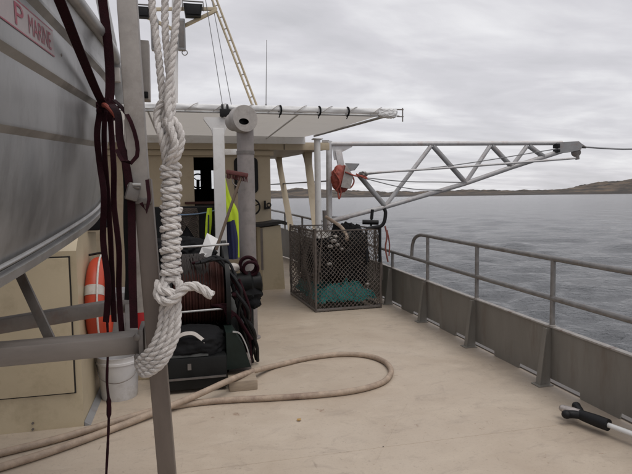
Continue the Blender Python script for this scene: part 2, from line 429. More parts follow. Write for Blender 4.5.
    def blob(s, c, size, sub=4, amp=0.12, freq=2.2, seed=0, power=2.0, flat=None):
        bm = bmesh.new(); bmesh.ops.create_icosphere(bm, subdivisions=sub, radius=1.0)
        c = Vector(c)
        for v in bm.verts:
            d = v.co.normalized()
            k = (abs(d.x) ** power + abs(d.y) ** power + abs(d.z) ** power) ** (-1 / power)
            q = d * freq + Vector((seed * 7.3, seed * 3.1, seed * 1.7))
            k *= 1 + amp * noise.fractal(q, 0.9, 2.1, 4) + amp * 0.6 * noise.noise(q * 2.7)
            p = Vector((d.x * k * size[0] / 2, d.y * k * size[1] / 2, d.z * k * size[2] / 2))
            if flat is not None: p.z = max(p.z, flat - c.z)
            v.co = p + c
        bm.verts.index_update()
        s.add([v.co.copy() for v in bm.verts], [[v.index for v in f.verts] for f in bm.faces]); bm.free(); return s
    def build(s, name, material, parent=None, smooth=True, ang=38):
        me = bpy.data.meshes.new(name)
        root = parent
        while root is not None and root.parent is not None: root = root.parent
        if root is not None: org = root.location.copy()
        else:
            xs = [v.x for v in s.v]; ys = [v.y for v in s.v]
            org = Vector(((min(xs) + max(xs)) / 2, (min(ys) + max(ys)) / 2, min(v.z for v in s.v)))
        me.from_pydata([tuple(v - org) for v in s.v], [], s.f)
        me.update()
        if smooth:
            me.shade_smooth(); me.set_sharp_from_angle(angle=R(ang))
        o = bpy.data.objects.new(name, me)
        me.materials.append(MATS[material])
        col.objects.link(o)
        if parent is not None: o.parent = parent
        else: o.location = org
        return o

def tag(o, label=None, cat=None, group=None, kind=None):
    if label: o['label'] = label
    if cat: o['category'] = cat
    if group: o['group'] = group
    if kind: o['kind'] = kind
    return o
def thing(name, label, cat, loc, group=None):
    o = bpy.data.objects.new(name, None); o.empty_display_size = 0.1
    o.location = loc; col.objects.link(o)
    return tag(o, label, cat, group)

# ------------------------------------------------------------------ sea and land
SEA = -1.15
def build_sea():
    rng = np.random.default_rng(3)
    ang = np.concatenate([np.linspace(-14, 62, 760, endpoint=False), np.linspace(62, 346, 150, endpoint=False)])
    ang = np.radians(ang)
    nr = 520
    rad = 2.6 * (6000 / 2.6) ** (np.arange(nr) / (nr - 1))
    A, Rr = np.meshgrid(ang, rad)
    X = Rr * np.sin(A); Y = Rr * np.cos(A)
    spacing = np.maximum(Rr * 0.0150, Rr * math.radians(0.1))
    Z = np.zeros_like(X)
    for i in range(64):
        lam = 0.40 * (7.0 / 0.40) ** rng.random()
        th = math.radians(200) + rng.normal(0, 0.85)
        k = 2 * math.pi / lam
        amp = 0.0056 * lam ** 0.5 * (0.6 + 0.8 * rng.random())
        fade = np.clip((lam / spacing - 2.5) / 3.0, 0, 1)
        ph = rng.random() * 6.283
        warp = 0.5 * np.sin(X * 0.13 + i) + 0.5 * np.cos(Y * 0.11 + 2 * i)
        s = np.sin(k * (X * math.sin(th) + Y * math.cos(th)) + ph + warp)
        Z += amp * fade * (s + 0.25 * (s * s))
    verts = np.stack([X, Y, Z], -1).reshape(-1, 3)
    na = len(ang)
    i, j = np.meshgrid(np.arange(nr - 1), np.arange(na), indexing='ij')
    j2 = (j + 1) % na
    quads = np.stack([i * na + j, i * na + j2, (i + 1) * na + j2, (i + 1) * na + j], -1).reshape(-1, 4)
    me = bpy.data.meshes.new('sea')
    me.vertices.add(len(verts)); me.vertices.foreach_set('co', verts.astype(np.float32).ravel())
    me.loops.add(quads.size); me.loops.foreach_set('vertex_index', quads[:, ::-1].astype(np.int32).ravel())
    me.polygons.add(len(quads)); me.polygons.foreach_set('loop_start', np.arange(0, quads.size, 4, dtype=np.int32))
    me.update(calc_edges=True); me.shade_smooth()
    me.materials.append(MATS['sea_water'])
    o = bpy.data.objects.new('sea', me); o.location = (0, 4, SEA); col.objects.link(o)
    tag(o, 'grey choppy sea around the boat', 'sea', kind='structure')
build_sea()

def build_land():
    # ridge heights (metres) against bearing in degrees from the bow, shore about 1.4 km off
    prof = [(-60, 20), (-40, 26), (-20, 18), (-8, 20), (2, 21), (7, 20), (9.4, 21), (11.5, 24), (13.4, 23), (15, 20), (16.2, 16), (18, 17.5), (19.6, 14.5),
            (21, 11), (22.5, 12.5), (23.6, 10), (25.5, 10.5), (27, 13.5), (29.8, 13.5), (33.5, 9), (36, 11), (37.8, 14), (39, 20), (40.4, 27.5), (41.8, 33),
            (43.8, 35), (48, 38), (55, 34), (65, 22), (80, 10), (95, 3)]
    bx_ = [p[0] for p in prof]; hz = [p[1] for p in prof]
    bearings = np.arange(-60, 95, 0.14)
    rows = np.linspace(0, 1, 34)
    verts = []; faces = []
    for b in bearings:
        hmax = float(np.interp(b, bx_, hz))
        shore = 1400 + 110 * noise.noise(Vector((b * 0.11, 0, 0))) + 40 * noise.noise(Vector((b * 0.7, 3, 0)))
        for t in rows:
            r = shore + 520 * t
            x, y = r * math.sin(R(b)), r * math.cos(R(b))
            crest = math.sin(min(1.0, t / 0.62) * math.pi / 2) ** 1.15 if t <= 0.62 else math.cos((t - 0.62) / 0.38 * 1.1)
            q = Vector((x * 0.011, y * 0.011, 1.3))
            nzz = noise.fractal(q, 0.6, 2.1, 8)
            z = hmax * crest * (1 + 0.12 * nzz) + 3.6 * nzz * crest
            lip = min(1.0, t / 0.04)
            z = z * lip + 2.6 * lip * (0.7 + 0.5 * noise.noise(Vector((x * .05, y * .05, 0)))) - 1.5 * (1 - lip)
            verts.append((x, y, z))
    nrow = len(rows)
    for i in range(len(bearings) - 1):
        for j in range(nrow - 1):
            a = i * nrow + j
            faces.append((a, a + nrow, a + nrow + 1, a + 1))
    me = bpy.data.meshes.new('shore_hills'); me.from_pydata(verts, [], faces); me.update(); me.shade_smooth()
    me.materials.append(MATS['heath'])
    o = bpy.data.objects.new('shore_hills', me); o.location = (0, 0, SEA); col.objects.link(o)
    tag(o, 'low brown heath hills along the far shore', 'hills', kind='structure')
build_land()

# ------------------------------------------------------------------ boat: hull, deck
PLAN = [(-5.0, 2.95), (9.0, 2.95), (10.5, 2.9), (12, 2.78), (14, 2.6), (16, 2.3), (18, 1.8), (20, 1.0), (21.3, 0.05)]
def plan_x(y): return float(np.interp(y, [p[0] for p in PLAN], [p[1] for p in PLAN]))
def cap_z(y): return 0.468 + 0.0011 * y * y + (0.012 * (y - 9) if y > 9 else 0)

ys = [-5, -2, 1, 4, 7, 9, 10.5, 12, 13, 14, 15, 16, 17, 18, 19, 20, 21.3]
b = MB()
ring = [(plan_x(y) + 0.05, y) for y in ys]
b.add([(x, y, 0) for x, y in ring] + [(-x, y, 0) for x, y in reversed(ring)], [tuple(range(len(ring) * 2))])
deck = b.build('deck', 'deck_paint', smooth=False)
tag(deck, 'worn beige painted steel working deck', 'deck', kind='structure')
b = MB(); n_ = len(ring)
o3 = [(x, y, -0.012) for x, y in ring] + [(x * 0.97, y, -2.4) for x, y in ring]
o4 = [(-x, y, z) for x, y, z in o3]
b.add(o3, [(i, i + 1, n_ + i + 1, n_ + i) for i in range(n_ - 1)])
b.add(o4, [(i + 1, i, n_ + i, n_ + i + 1) for i in range(n_ - 1)])
b.add([(3.0, -5, -0.012), (-3.0, -5, -0.012), (-2.91, -5, -2.4), (2.91, -5, -2.4)], [(0, 1, 2, 3)])
tag(b.build('boat_hull', 'hull_paint', smooth=False), 'dark painted steel hull under the deck', 'hull', kind='structure')
# seams where deck plates were welded
for (x0, y0, x1, y1) in ((0.75, 6.75, 2.75, 6.75), (1.05, 3.0, 1.62, 3.85), (-0.5, 3.2, 2.7, 3.2)):
    sm = MB(); sm.bar((x0, y0, -0.0012), (x1, y1, -0.0012), 0.009, 0.005)
    sm.build('weld_seam', 'deck_paint', deck)

# ------------------------------------------------------------------ bulwark with gussets, guard rail
GY = [0.33, 1.53, 2.73, 3.93, 5.15, 6.35, 7.55, 8.75]
bw = thing('bulwark', 'brown grey steel bulwark with freeing ports along the starboard deck edge', 'bulwark', (2.95, 4, 0))
edges_y = [-1.0] + GY + [9.9]
for a, c in zip(edges_y[:-1], edges_y[1:]):
    # plate between two gussets: notched along its foot so that water can run off
    d = c - a; m0, m1 = a + d * 0.36, a + d * 0.70
    X0, T = 2.945, 0.012
    loop = [(a + .004, 0.050), (m0, 0.050), (m0 + .004, 0.0), (m1 - .004, 0.0), (m1, 0.050), (c - .004, 0.050), (c - .004, cap_z(c)), ((a + c) / 2, cap_z((a + c) / 2)), (a + .004, cap_z(a))]
    p = MB(); p.prism([(X0, y, z) for y, z in loop], (T, 0, 0)); p.build('plate', 'bulwark_paint', bw, smooth=False)
fw = [9.9, 10.5, 11.2, 12, 13, 14, 15, 16, 17, 18, 19, 20, 21.2]
p = MB()
for a, c in zip(fw[:-1], fw[1:]):
    p.prism([(plan_x(a), a, 0.02), (plan_x(c), c, 0.02), (plan_x(c), c, cap_z(c)), (plan_x(a), a, cap_z(a))], (0.014, 0, 0))
p.build('bow_plate', 'bulwark_paint', bw, smooth=False)
p = MB()
cy = [-1 + 0.5 * i for i in range(21)] + fw[1:]
p.ribbon([(plan_x(y) + 0.006, y, cap_z(y) + 0.006) for y in cy], 0.05, (1, 0, 0), 0.012)
p.build('cap_strip', 'cap_paint', bw)
for y in GY:
    z = cap_z(y) - 0.004
    g = MB()
    g.prism([(2.835, y - 0.006, 0.008), (2.944, y - 0.006, 0.008), (2.944, y - 0.006, z), (2.895, y - 0.006, z)], (0, 0.012, 0))
    g.add([(2.835, y - 0.03, 0.008), (2.835, y + 0.03, 0.008), (2.894, y + 0.022, z), (2.894, y - 0.022, z),
           (2.828, y - 0.03, 0.008), (2.828, y + 0.03, 0.008), (2.887, y + 0.022, z), (2.887, y - 0.022, z)],
          [(0, 1, 2, 3), (7, 6, 5, 4), (0, 4, 5, 1), (1, 5, 6, 2), (2, 6, 7, 3), (3, 7, 4, 0)])
    go = g.build('gusset', 'bulwark_paint', bw, smooth=False)
    f = MB(); f.span((2.80, y - 0.055, 0.001), (2.94, y + 0.055, 0.008)); f.build('foot_plate', 'bulwark_paint', go, smooth=False)
# pale scupper lip beyond the ports
p = MB(); p.span((2.965, -1, -0.02), (3.03, 9.9, 0.012)); p.build('gutter_lip', 'steel_dark', bw, smooth=False)

gr = thing('guard_rail', 'grey galvanised two-rail guard rail standing on the starboard bulwark', 'railing', (2.95, 4, 0.47))
RX = 2.957
tz = lambda y: 1.045 + 0.0011 * y * y
mz_ = lambda y: 0.712 + 0.0011 * y * y
path = [(RX, y, tz(y)) for y in (-1, 0.5, 2, 3, 4, 5, 6, 6.45)] + [(RX, 6.62, tz(6.5) - 0.012), (RX, 6.75, tz(6.5) - 0.06), (RX, 6.82, tz(6.5) - 0.15), (RX, 6.85, mz_(6.85) + .02)]
p = MB(); p.sweep(catmull(path, 0.05), 0.0225, 14); p.build('top_rail', 'rail_galv', gr)
p = MB(); p.sweep(catmull([(plan_x(y) + 0.007, y, mz_(y)) for y in (-1, 1, 3, 5, 7, 9, 10.2)], 0.2), 0.023, 14); p.build('middle_rail', 'rail_galv', gr)
for y in GY:
    top = tz(y) if y < 6.5 else mz_(y)
    p = MB(); p.rod((RX, y, cap_z(y) + 0.012), (RX, y, top - 0.012), 0.021, 12); po = p.build('post', 'rail_galv', gr)
    w = MB(); w.torus((RX, y, cap_z(y) + 0.016), (0, 0, 1), 0.024, 0.006, 8, 20); w.build('weld_collar', 'cap_paint', po)

fr_ = thing('bow_rail', 'dark grey handrail along the far forward bulwark behind cream stanchions', 'railing', (2.6, 14, 0.9))
for dz in (0.42, 0.15):
    p = MB(); p.sweep(catmull([(plan_x(y) - 0.02, y, cap_z(y) + dz + 0.02) for y in (11.3, 13, 15, 17, 19)], 0.3), 0.026, 10); p.build('rail', 'rail_galv', fr_)
for y in (11.35, 12.7, 14.2, 15.8, 17.4, 19):
    p = MB(); p.rod((plan_x(y) - 0.02, y, cap_z(y) + .01), (plan_x(y) - 0.02, y, cap_z(y) + 0.42), 0.024, 10); p.build('post', 'rail_galv', fr_)

# ------------------------------------------------------------------ wheelhouse
wh = thing('wheelhouse', 'cream wheelhouse with dark doorway, tinted window and raked side stanchions', 'wheelhouse', (0, 12, 0))
Y0, Y1 = 10.0, 14.6
def wall(lo, hi, m='cream_shell', name='wall_panel', bev=0.004):
    p = MB(); p.span(lo, hi, bev); return p.build(name, m, wh)
wall((-2.0, Y0, 0), (0.17, Y0 + 0.05, 2.47))
wall((0.66, Y0, 0), (1.54, Y0 + 0.05, 2.47))
wall((0.172, Y0, 2.33), (0.658, Y0 + 0.05, 2.47), name='door_header')
wall((0.172, Y0, 0), (0.658, Y0 + 0.05, 0.22), name='door_coaming')
wall((1.49, Y0 + 0.052, 0), (1.54, Y1, 2.47), name='side_wall')
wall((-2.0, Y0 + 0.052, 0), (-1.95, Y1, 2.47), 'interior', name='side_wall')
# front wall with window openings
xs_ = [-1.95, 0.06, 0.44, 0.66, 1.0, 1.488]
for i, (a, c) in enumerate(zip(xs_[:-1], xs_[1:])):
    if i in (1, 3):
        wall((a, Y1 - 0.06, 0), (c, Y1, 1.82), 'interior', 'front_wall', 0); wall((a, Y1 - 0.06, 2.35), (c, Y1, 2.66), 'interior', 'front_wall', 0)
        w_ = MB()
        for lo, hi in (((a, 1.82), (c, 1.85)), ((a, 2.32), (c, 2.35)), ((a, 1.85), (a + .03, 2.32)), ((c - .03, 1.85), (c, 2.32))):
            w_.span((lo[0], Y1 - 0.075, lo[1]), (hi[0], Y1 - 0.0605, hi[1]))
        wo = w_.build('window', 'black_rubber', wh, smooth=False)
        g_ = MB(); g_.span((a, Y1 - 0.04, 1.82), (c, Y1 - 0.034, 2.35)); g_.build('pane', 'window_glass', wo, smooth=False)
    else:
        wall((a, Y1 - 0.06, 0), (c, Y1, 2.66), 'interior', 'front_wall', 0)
# roof slab rising forward
p = MB()
p.prism([(2.62, 9.93, 2.475), (2.62, 15.6, 2.70), (2.62, 15.6, 2.80), (2.62, 9.93, 2.575)], (-5.2, 0, 0)); rf = p.build('roof', 'cream_shell', wh, smooth=False)
p = MB(); p.span((-2.6, 9.90, 2.46), (2.64, 9.928, 2.60), 0.006); p.build('fascia', 'cream_shell', wh)
for xq in (0.98, 1.78):
    p = MB(); p.span((xq, 9.893, 2.462), (xq + 0.012, 9.8995, 2.598)); p.build('fascia_joint', 'interior', rf, smooth=False)
p = MB(); p.span((-2.0, 9.955, 2.36), (1.60, 9.998, 2.458), 0.005); p.build('head_beam', 'cream_shell', wh)
# raked stanchions with flared heads at the deck edge
for (yt, yb, zt, zb) in ((14.7, 13.0, 2.66, 0.80), (11.15, 10.25, 2.52, 0.60)):
    xq = 2.44; hw = 0.085
    prof = []
    for k in range(15):
        t = k / 14.0
        y = yb + (yt - yb) * t; z = zb + (zt - zb) * t
        fl = 0.02 + 0.16 * max(0, (t - 0.82) / 0.18) ** 2.2
        prof.append((y, z, hw + fl))
    loop = [(xq, y - w, z) for y, z, w in prof] + [(xq, y + w, z) for y, z, w in reversed(prof)]
    s_ = MB(); s_.prism(loop, (0.05, 0, 0)); so = s_.build('stanchion', 'cream_shell', wh, smooth=False)
    s_ = MB(); s_.prism([(xq - 0.05, y - w - 0.012, z) for y, z, w in prof] + [(xq - 0.05, y - w, z) for y, z, w in reversed(prof)], (0.15, 0, 0)); s_.build('stanchion_flange', 'cream_shell', so, smooth=False)
# tinted window of the aft wall
def rrect(x0, x1, z0, z1, r, y, n=6):
    pts = []
    for (cx, cz, a0) in ((x1 - r, z1 - r, 0), (x0 + r, z1 - r, 90), (x0 + r, z0 + r, 180), (x1 - r, z0 + r, 270)):
        for k in range(n + 1):
            a = R(a0 + 90 * k / n); pts.append((cx + r * math.cos(a), y, cz + r * math.sin(a)))
    return pts
p = MB(); p.prism(rrect(0.88, 1.31, 1.68, 2.33, 0.09, 9.98), (0, 0.019, 0)); wo = p.build('window', 'black_rubber', wh, smooth=False)
p = MB(); p.prism(rrect(0.91, 1.28, 1.71, 2.30, 0.07, 9.974), (0, 0.005, 0)); p.build('pane', 'machine_black', wo, smooth=False)
# ledge across the doorway
p = MB(); p.span((0.0, 9.86, 1.50), (0.66, 9.998, 1.545), 0.008); p.build('door_ledge', 'maroon_paint', wh)
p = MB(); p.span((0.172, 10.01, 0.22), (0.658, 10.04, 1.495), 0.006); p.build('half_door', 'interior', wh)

# things on the wheelhouse
def hand_wheel(name, c, axis, r, label, spokes=4, m='black_rubber'):
    t = thing(name, label, 'wheel', c)
    p = MB(); p.torus(c, axis, r, r * 0.11, 10, 32); p.build('rim', m, t)
    p = MB(); p.lathe(c, axis, [(r * .2, -0.03), (r * .2, 0.03)], 14); p.build('hub', m, t)
    ax = Vector(axis).normalized(); u = ax.orthogonal().normalized(); w = ax.cross(u)
    for k in range(spokes):
        a = 2 * math.pi * k / spokes + 0.4
        p = MB(); p.rod(c, Vector(c) + (u * math.cos(a) + w * math.sin(a)) * r, r * 0.07, 8); p.build('spoke', m, t)
    return t
hand_wheel('steering_wheel', (0.324, 13.600, 2.022), (0, 1, 0.25), 0.17, 'dark steering wheel silhouetted against the window inside the doorway', 3)
p = MB(); p.rod((0.324, 13.600, 2.022), (0.323, 14.000, 1.662), 0.04, 10); p.build('column', 'black_rubber', bpy.data.objects['steering_wheel'])
hand_wheel('valve_wheel', (1.172, 9.860, 1.433), (0, 1, 0), 0.14, 'black handwheel on cream wall beside the thick grey pipe', 3)
p = MB(); p.rod((1.172, 9.860, 1.433), (1.189, 10.000, 1.431), 0.02, 10); p.build('stem', 'black_rubber', bpy.data.objects['valve_wheel'])
t = thing('wall_bracket', 'small black cable bracket on cream wall right of the handwheel', 'bracket', (1.461, 9.980, 1.408))
p = MB(); p.box((1.458, 9.960, 1.409), (0.10, 0.06, 0.03), None, 0.005); p.box((1.421, 9.950, 1.464), (0.03, 0.07, 0.16), None, 0.005); p.build('plate', 'black_rubber', t)
p = MB(); p.torus((1.492, 9.930, 1.463), (0, 1, 0), 0.035, 0.01, 8, 20); p.build('ring', 'black_rubber', t)

cb = thing('deck_cabinet', 'cream cabinet with sagging dark top by the wheelhouse corner', 'cabinet', (1.46, 9.6, 0))
p = MB()
p.prism([(1.28, 9.36, 0.0), (1.66, 9.36, 0.0), (1.60, 9.36, 1.12), (1.26, 9.36, 1.08)], (0, 0.58, 0)); p.build('body', 'cream_paint', cb, smooth=False)
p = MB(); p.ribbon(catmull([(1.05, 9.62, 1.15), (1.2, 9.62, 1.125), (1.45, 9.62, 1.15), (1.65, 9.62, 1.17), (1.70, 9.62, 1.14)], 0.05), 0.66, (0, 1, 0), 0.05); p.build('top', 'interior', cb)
p = MB(); p.span((1.245, 9.345, 0.35), (1.285, 9.359, 1.07)); p.build('edge_strip', 'timber_grey', cb, smooth=False)

# ------------------------------------------------------------------ canopy over the working deck
AY, FY, CZ = 6.75, 9.85, 2.66
can = thing('canopy', 'white tarpaulin canopy laced to a tube frame over the after deck', 'canopy', (0.3, 8, 2.6))
p = MB(); nx, ny = 40, 22
def canopy_r(y): return 2.66 + (y - AY) / (9.35 - AY) * (2.22 - 2.66)
vv = []
for j in range(ny + 1):
    y = AY + (FY - AY) * j / ny
    for i in range(nx + 1):
        x = -2.3 + (canopy_r(y) + 2.3) * i / nx
        sag = -0.035 * math.sin(math.pi * ((x + 2.3) / 1.25 % 1.0)) * math.sin(math.pi * j / ny) + 0.012 * noise.noise(Vector((x * 1.4, y * 1.4, 0)))
        vv.append((x, y, CZ + 0.03 + sag))
p.add(vv, [(j * (nx + 1) + i, j * (nx + 1) + i + 1, (j + 1) * (nx + 1) + i + 1, (j + 1) * (nx + 1) + i) for j in range(ny) for i in range(nx)])
p.build('tarp_sheet', 'tarp_under', can)
# rolled after edge
p = MB(); path = [(-2.3 + 0.055 * i, AY, CZ + 0.028) for i in range(90)]
fr2 = frames([Vector(q) for q in path]); sd_n = 16; vv = []
for i, q in enumerate(path):
    for k in range(sd_n):
        a = 2 * math.pi * k / sd_n
        rr = 1 + 0.20 * noise.noise(Vector((q[0] * 3.1 + math.sin(a), math.cos(a) * 1.5, q[0] * 1.2))) + 0.16 * noise.noise(Vector((q[0] * 9 + math.sin(a) * 2, math.cos(a) * 3, 4)))
        vv.append((q[0], q[1] - 0.022 * rr * math.cos(a) - 0.012 * noise.noise(Vector((q[0] * 6, 0, math.sin(a)))), q[2] + 0.037 * (0.75 + 0.25 * rr) * math.sin(a) + 0.006 * noise.noise(Vector((q[0] * 4, 7, 0)))))
p.add(vv, [(i * sd_n + k, (i + 1) * sd_n + k, (i + 1) * sd_n + (k + 1) % sd_n, i * sd_n + (k + 1) % sd_n) for i in range(len(path) - 1) for k in range(sd_n)])
p.build('rolled_edge', 'tarp_white', can)
p = MB(); p.rod((-2.35, AY, CZ - 0.028), (2.74, AY, CZ - 0.028), 0.014, 12); p.build('edge_tube', 'galv', can)
p = MB(); p.rod((2.655, AY + 0.03, CZ - 0.005), (2.225, 9.36, CZ - 0.005), 0.018, 12); p.build('side_tube', 'galv', can)
p = MB(); p.span((-2.3, FY - 0.05, CZ - 0.10), (2.16, FY + 0.02, CZ + 0.04), 0.006); p.build('rear_beam', 'white_paint', can)
for xq in (-1.4, -0.4, 1.45):
    p = MB(); p.rod((xq, AY, CZ + 0.0), (xq, FY - 0.06, CZ - 0.01), 0.012, 10); p.build('rafter', 'tarp_white', can)
for i, xq in enumerate((1.175, 1.67, 2.04, -0.25)):
    p = MB(); p.torus((xq, AY, CZ + 0.012), (1, 0.15, 0), 0.052, 0.012, 8, 24)
    p.rod((xq, AY - 0.05, CZ - 0.02), (xq - 0.02, AY - 0.03, CZ - 0.085), 0.007, 6); p.build('tie', 'black_cloth', can)
for i in range(9):
    xq = -0.3 + 0.33 * i
    p = MB(); p.sweep([(xq + 0.16 * k / 8, AY - 0.034 * math.cos(R(-70 + 150 * k / 8)) - 0.006, CZ + 0.026 + 0.046 * math.sin(R(-70 + 150 * k / 8))) for k in range(9)], 0.0045, 6); p.build('lacing', 'galv_dull', can)
p = MB(); p.blob((2.58, AY - 0.005, CZ + 0.005), (0.26, 0.10, 0.13), 5, 0.16, 2.2, 2, 2.8); p.build('bunched_corner', 'tarp_white', can, ang=85)
p = MB(); p.rod((2.6, AY, CZ + 0.055), (2.80, AY, CZ + 0.055), 0.008, 8); p.rod((2.79, AY, CZ + 0.075), (2.79, AY, CZ - 0.10), 0.008, 8); p.rod((2.6, AY, CZ - 0.035), (2.80, AY, CZ - 0.035), 0.008, 8); p.build('end_bracket', 'steel_dark', can)

cp = thing('canopy_post', 'white round post holding the starboard corner of the canopy', 'post', (2.29, 9.42, 0))
p = MB(); p.rod((2.29, 9.42, 0.01), (2.29, 9.42, 2.60), 0.056, 20); p.build('tube', 'white_paint', cp)
p = MB(); p.box((2.29, 9.42, 2.61), (0.17, 0.17, 0.02), None, 0.004); p.build('cap', 'white_paint', cp)
p = MB(); p.box((2.29, 9.42, 0.008), (0.2, 0.2, 0.014), None, 0.003); p.build('base', 'white_paint', cp)

yp = thing('forked_post', 'white canopy post with Y shaped head beside the grey pipe', 'post', (0.415, 6.72, 0))
p = MB(); p.box((0.415, 6.72, 1.22), (0.135, 0.09, 2.42), None, 0.01); p.build('shaft', 'white_paint', yp)
p = MB(); p.prism([(0.345, 6.69, 2.36), (0.485, 6.69, 2.36), (0.50, 6.69, 2.42), (0.60, 6.69, 2.535), (0.60, 6.69, 2.56), (0.245, 6.69, 2.56), (0.245, 6.69, 2.535), (0.33, 6.69, 2.42)], (0, 0.06, 0)); p.build('fork_plate', 'white_paint', yp, smooth=False)
p = MB(); p.span((0.484, 6.70, 2.12), (0.66, 6.74, 2.19), 0.004); p.build('stay_arm', 'white_paint', yp)
p = MB(); p.torus((0.47, AY, CZ - 0.02), (1, 0, 0), 0.075, 0.014, 8, 20); p.torus((0.53, AY, CZ - 0.02), (1, 0, 0), 0.075, 0.014, 8, 20); p.box((0.50, AY - 0.08, CZ - 0.05), (0.13, 0.05, 0.09), None, 0.01); p.build('clamp', 'black_rubber', yp)

px_ = thing('vent_pipe', 'thick galvanised vent pipe with round cowl rising beside the forked post', 'pipe', (0.675, 6.17, 0))
p = MB(); p.lathe((0.675, 6.17, 0), (0, 0, 1), [(0.125, 0.0), (0.125, 0.015), (0.094, 0.016), (0.094, 1.0), (0.096, 1.6), (0.094, 2.42)], 32); p.build('pipe', 'pipe_galv', px_)
p = MB(); p.lathe((0.675, 6.17, 2.10), (0, 0, 1), [(0.094, -0.02), (0.101, -0.018), (0.101, 0.018), (0.094, 0.02)], 32, cap=False); p.build('band', 'steel_dark', px_)
ax = Vector((0.30, -0.95, 0)).normalized(); co = Vector((0.66, 6.0, 2.455)); u = Vector((0, 0, 1)); w = ax.cross(u)
p = MB(); p.lathe(co - ax * 0.36, ax, [(0.06, 0.0), (0.10, 0.03), (0.118, 0.22), (0.142, 0.225), (0.146, 0.36), (0.142, 0.372)], 36, cap=False)
ns = 36
outer = [co + ax * 0.012 + (u * math.cos(2 * math.pi * k / ns) + w * math.sin(2 * math.pi * k / ns)) * 0.142 for k in range(ns)]
inner = [co + ax * 0.012 + u * (-0.035 + 0.034 * math.cos(2 * math.pi * k / ns)) + w * (0.02 + 0.058 * math.sin(2 * math.pi * k / ns)) for k in range(ns)]
p.add(outer + inner, [(k, (k + 1) % ns, ns + (k + 1) % ns, ns + k) for k in range(ns)]); cw = p.build('cowl', 'galv_dull', px_)
p = MB(); p.lathe(co - ax * 0.12 - u * 0.035, ax, [(0.09, 0), (0.09, 0.06)], 24); p.build('cowl_throat', 'black_rubber', cw)

# ------------------------------------------------------------------ mast and rigging on the wheelhouse roof
MY = 11.2
ms = thing('mast', 'white mast with triangular light platform above the wheelhouse roof', 'mast', (-0.133, 11.200, 3.333))
p = MB(); p.rod((-0.150, 11.200, 3.121), (-0.022, 11.200, 6.553), 0.062, 18); p.build('pole', 'white_paint', ms)
for nm, a, c in (('platform_arm', (-0.016, 11.200, 5.265), (0.717, 11.000, 5.246)), ('platform_brace', (-0.027, 11.200, 4.886), (0.717, 11.000, 5.227)), ('platform_arm', (-0.128, 11.200, 5.258), (-0.887, 11.000, 5.125)), ('platform_brace', (-0.140, 11.200, 4.880), (-0.851, 11.000, 5.128))):
    p = MB(); p.bar(a, c, 0.06, 0.06, (0, 0, 1), 0.006); p.build(nm, 'cream_paint', ms)
def floodlight(c, s, label):
    t = thing('floodlight', label, 'floodlight', c, 'floodlights on the mast platform'); c = Vector(c)
    p = MB(); p.prism([c + Vector((-.17 * s, 0, -.15 * s)), c + Vector((.17 * s, 0, -.15 * s)), c + Vector((.21 * s, 0, .12 * s)), c + Vector((-.21 * s, 0, .12 * s))], (0, 0.2 * s, 0)); h = p.build('housing', 'machine_black', t, smooth=False)
    p = MB(); p.box(c + Vector((0, -0.012, -0.015)), (0.30 * s, 0.02, 0.2 * s), None, 0.004); p.build('glass', 'black_rubber', h)
    p = MB(); p.sweep([c + Vector((-.23 * s, .1 * s, 0)), c + Vector((-.23 * s, .1 * s, .2 * s)), c + Vector((.23 * s, .1 * s, .2 * s)), c + Vector((.23 * s, .1 * s, 0))], 0.015, 6); p.build('yoke', 'steel_dark', t)
    p = MB()
    for k in range(4): p.box(c + Vector((0, 0.2 * s + 0.02, -0.1 * s + 0.06 * s * k)), (0.3 * s, 0.04, 0.012))
    p.build('cooling_fins', 'machine_black', h, smooth=False)
floodlight((0.263, 10.950, 5.201), 0.85, 'black floodlight on the right arm of the mast platform')
floodlight((-0.670, 10.950, 5.105), 0.7, 'black floodlight on the left arm of the mast platform')
def speaker(c, label):
    t = thing('horn_speaker', label, 'speaker', c, 'grey panels hung on the mast'); c = Vector(c)
    p = MB(); p.box(c, (0.15, 0.14, 0.60), None, 0.03); p.build('case', 'grey_paint', t)
    p = MB(); p.torus(c + Vector((0.05, 0, -0.33)), (0, 1, 0), 0.05, 0.008, 8, 20); p.build('hanging_ring', 'steel_dark', t)
    p = MB(); p.box(c + Vector((0, -0.072, 0.0)), (0.10, 0.01, 0.5), None, 0.004); p.build('front', 'steel_dark', t)
speaker((0.035, 11.100, 4.748), 'tall grey speaker box hung right of the mast')
speaker((-0.457, 11.100, 4.721), 'tall grey speaker box hung left of the mast behind the rope')
lp = thing('lattice_stay', 'slender cream lattice stay slanting from mast to wheelhouse roof', 'mast stay', (1.471, 11.300, 3.446))
A, B = Vector((0.485, 11.300, 6.075)), Vector((1.460, 11.300, 3.425)); off = Vector((0.04, 0, 0.015))
for s_ in (-1, 1):
    p = MB(); p.rod(A + off * s_, B + off * s_, 0.022, 10); p.build('stile', 'cream_paint', lp)
for k in range(1, 12):
    q = A.lerp(B, k / 12)
    p = MB(); p.rod(q - off * 1.25, q + off * 1.25, 0.012, 8); p.build('rung', 'galv_dull', lp)
for (a, c, lab, r_) in (((0.481, 11.000, 5.586), (0.783, 11.000, 3.362), 'left of the two thin wires running from mast platform to roof', 0.007),
                    ((0.594, 11.000, 5.594), (0.958, 11.000, 3.366), 'right of the two thin wires running from mast platform to roof', 0.007)):
    p = MB(); p.rod(a, c, r_, 6); tag(p.build('stay_wire', 'wire'), lab, 'wire', 'thin stay wires below the mast platform')
an = thing('whip_antenna', 'thin upright whip antenna on the wheelhouse roof', 'antenna', (1.690, 11.400, 3.406))
p = MB(); p.rod((1.690, 11.400, 3.406), (1.730, 11.400, 4.823), 0.009, 8, 0.005); p.build('whip', 'grey_paint', an)
p = MB(); p.rod((1.689, 11.400, 3.365), (1.693, 11.400, 3.528), 0.018, 8); p.build('mount', 'grey_paint', an)

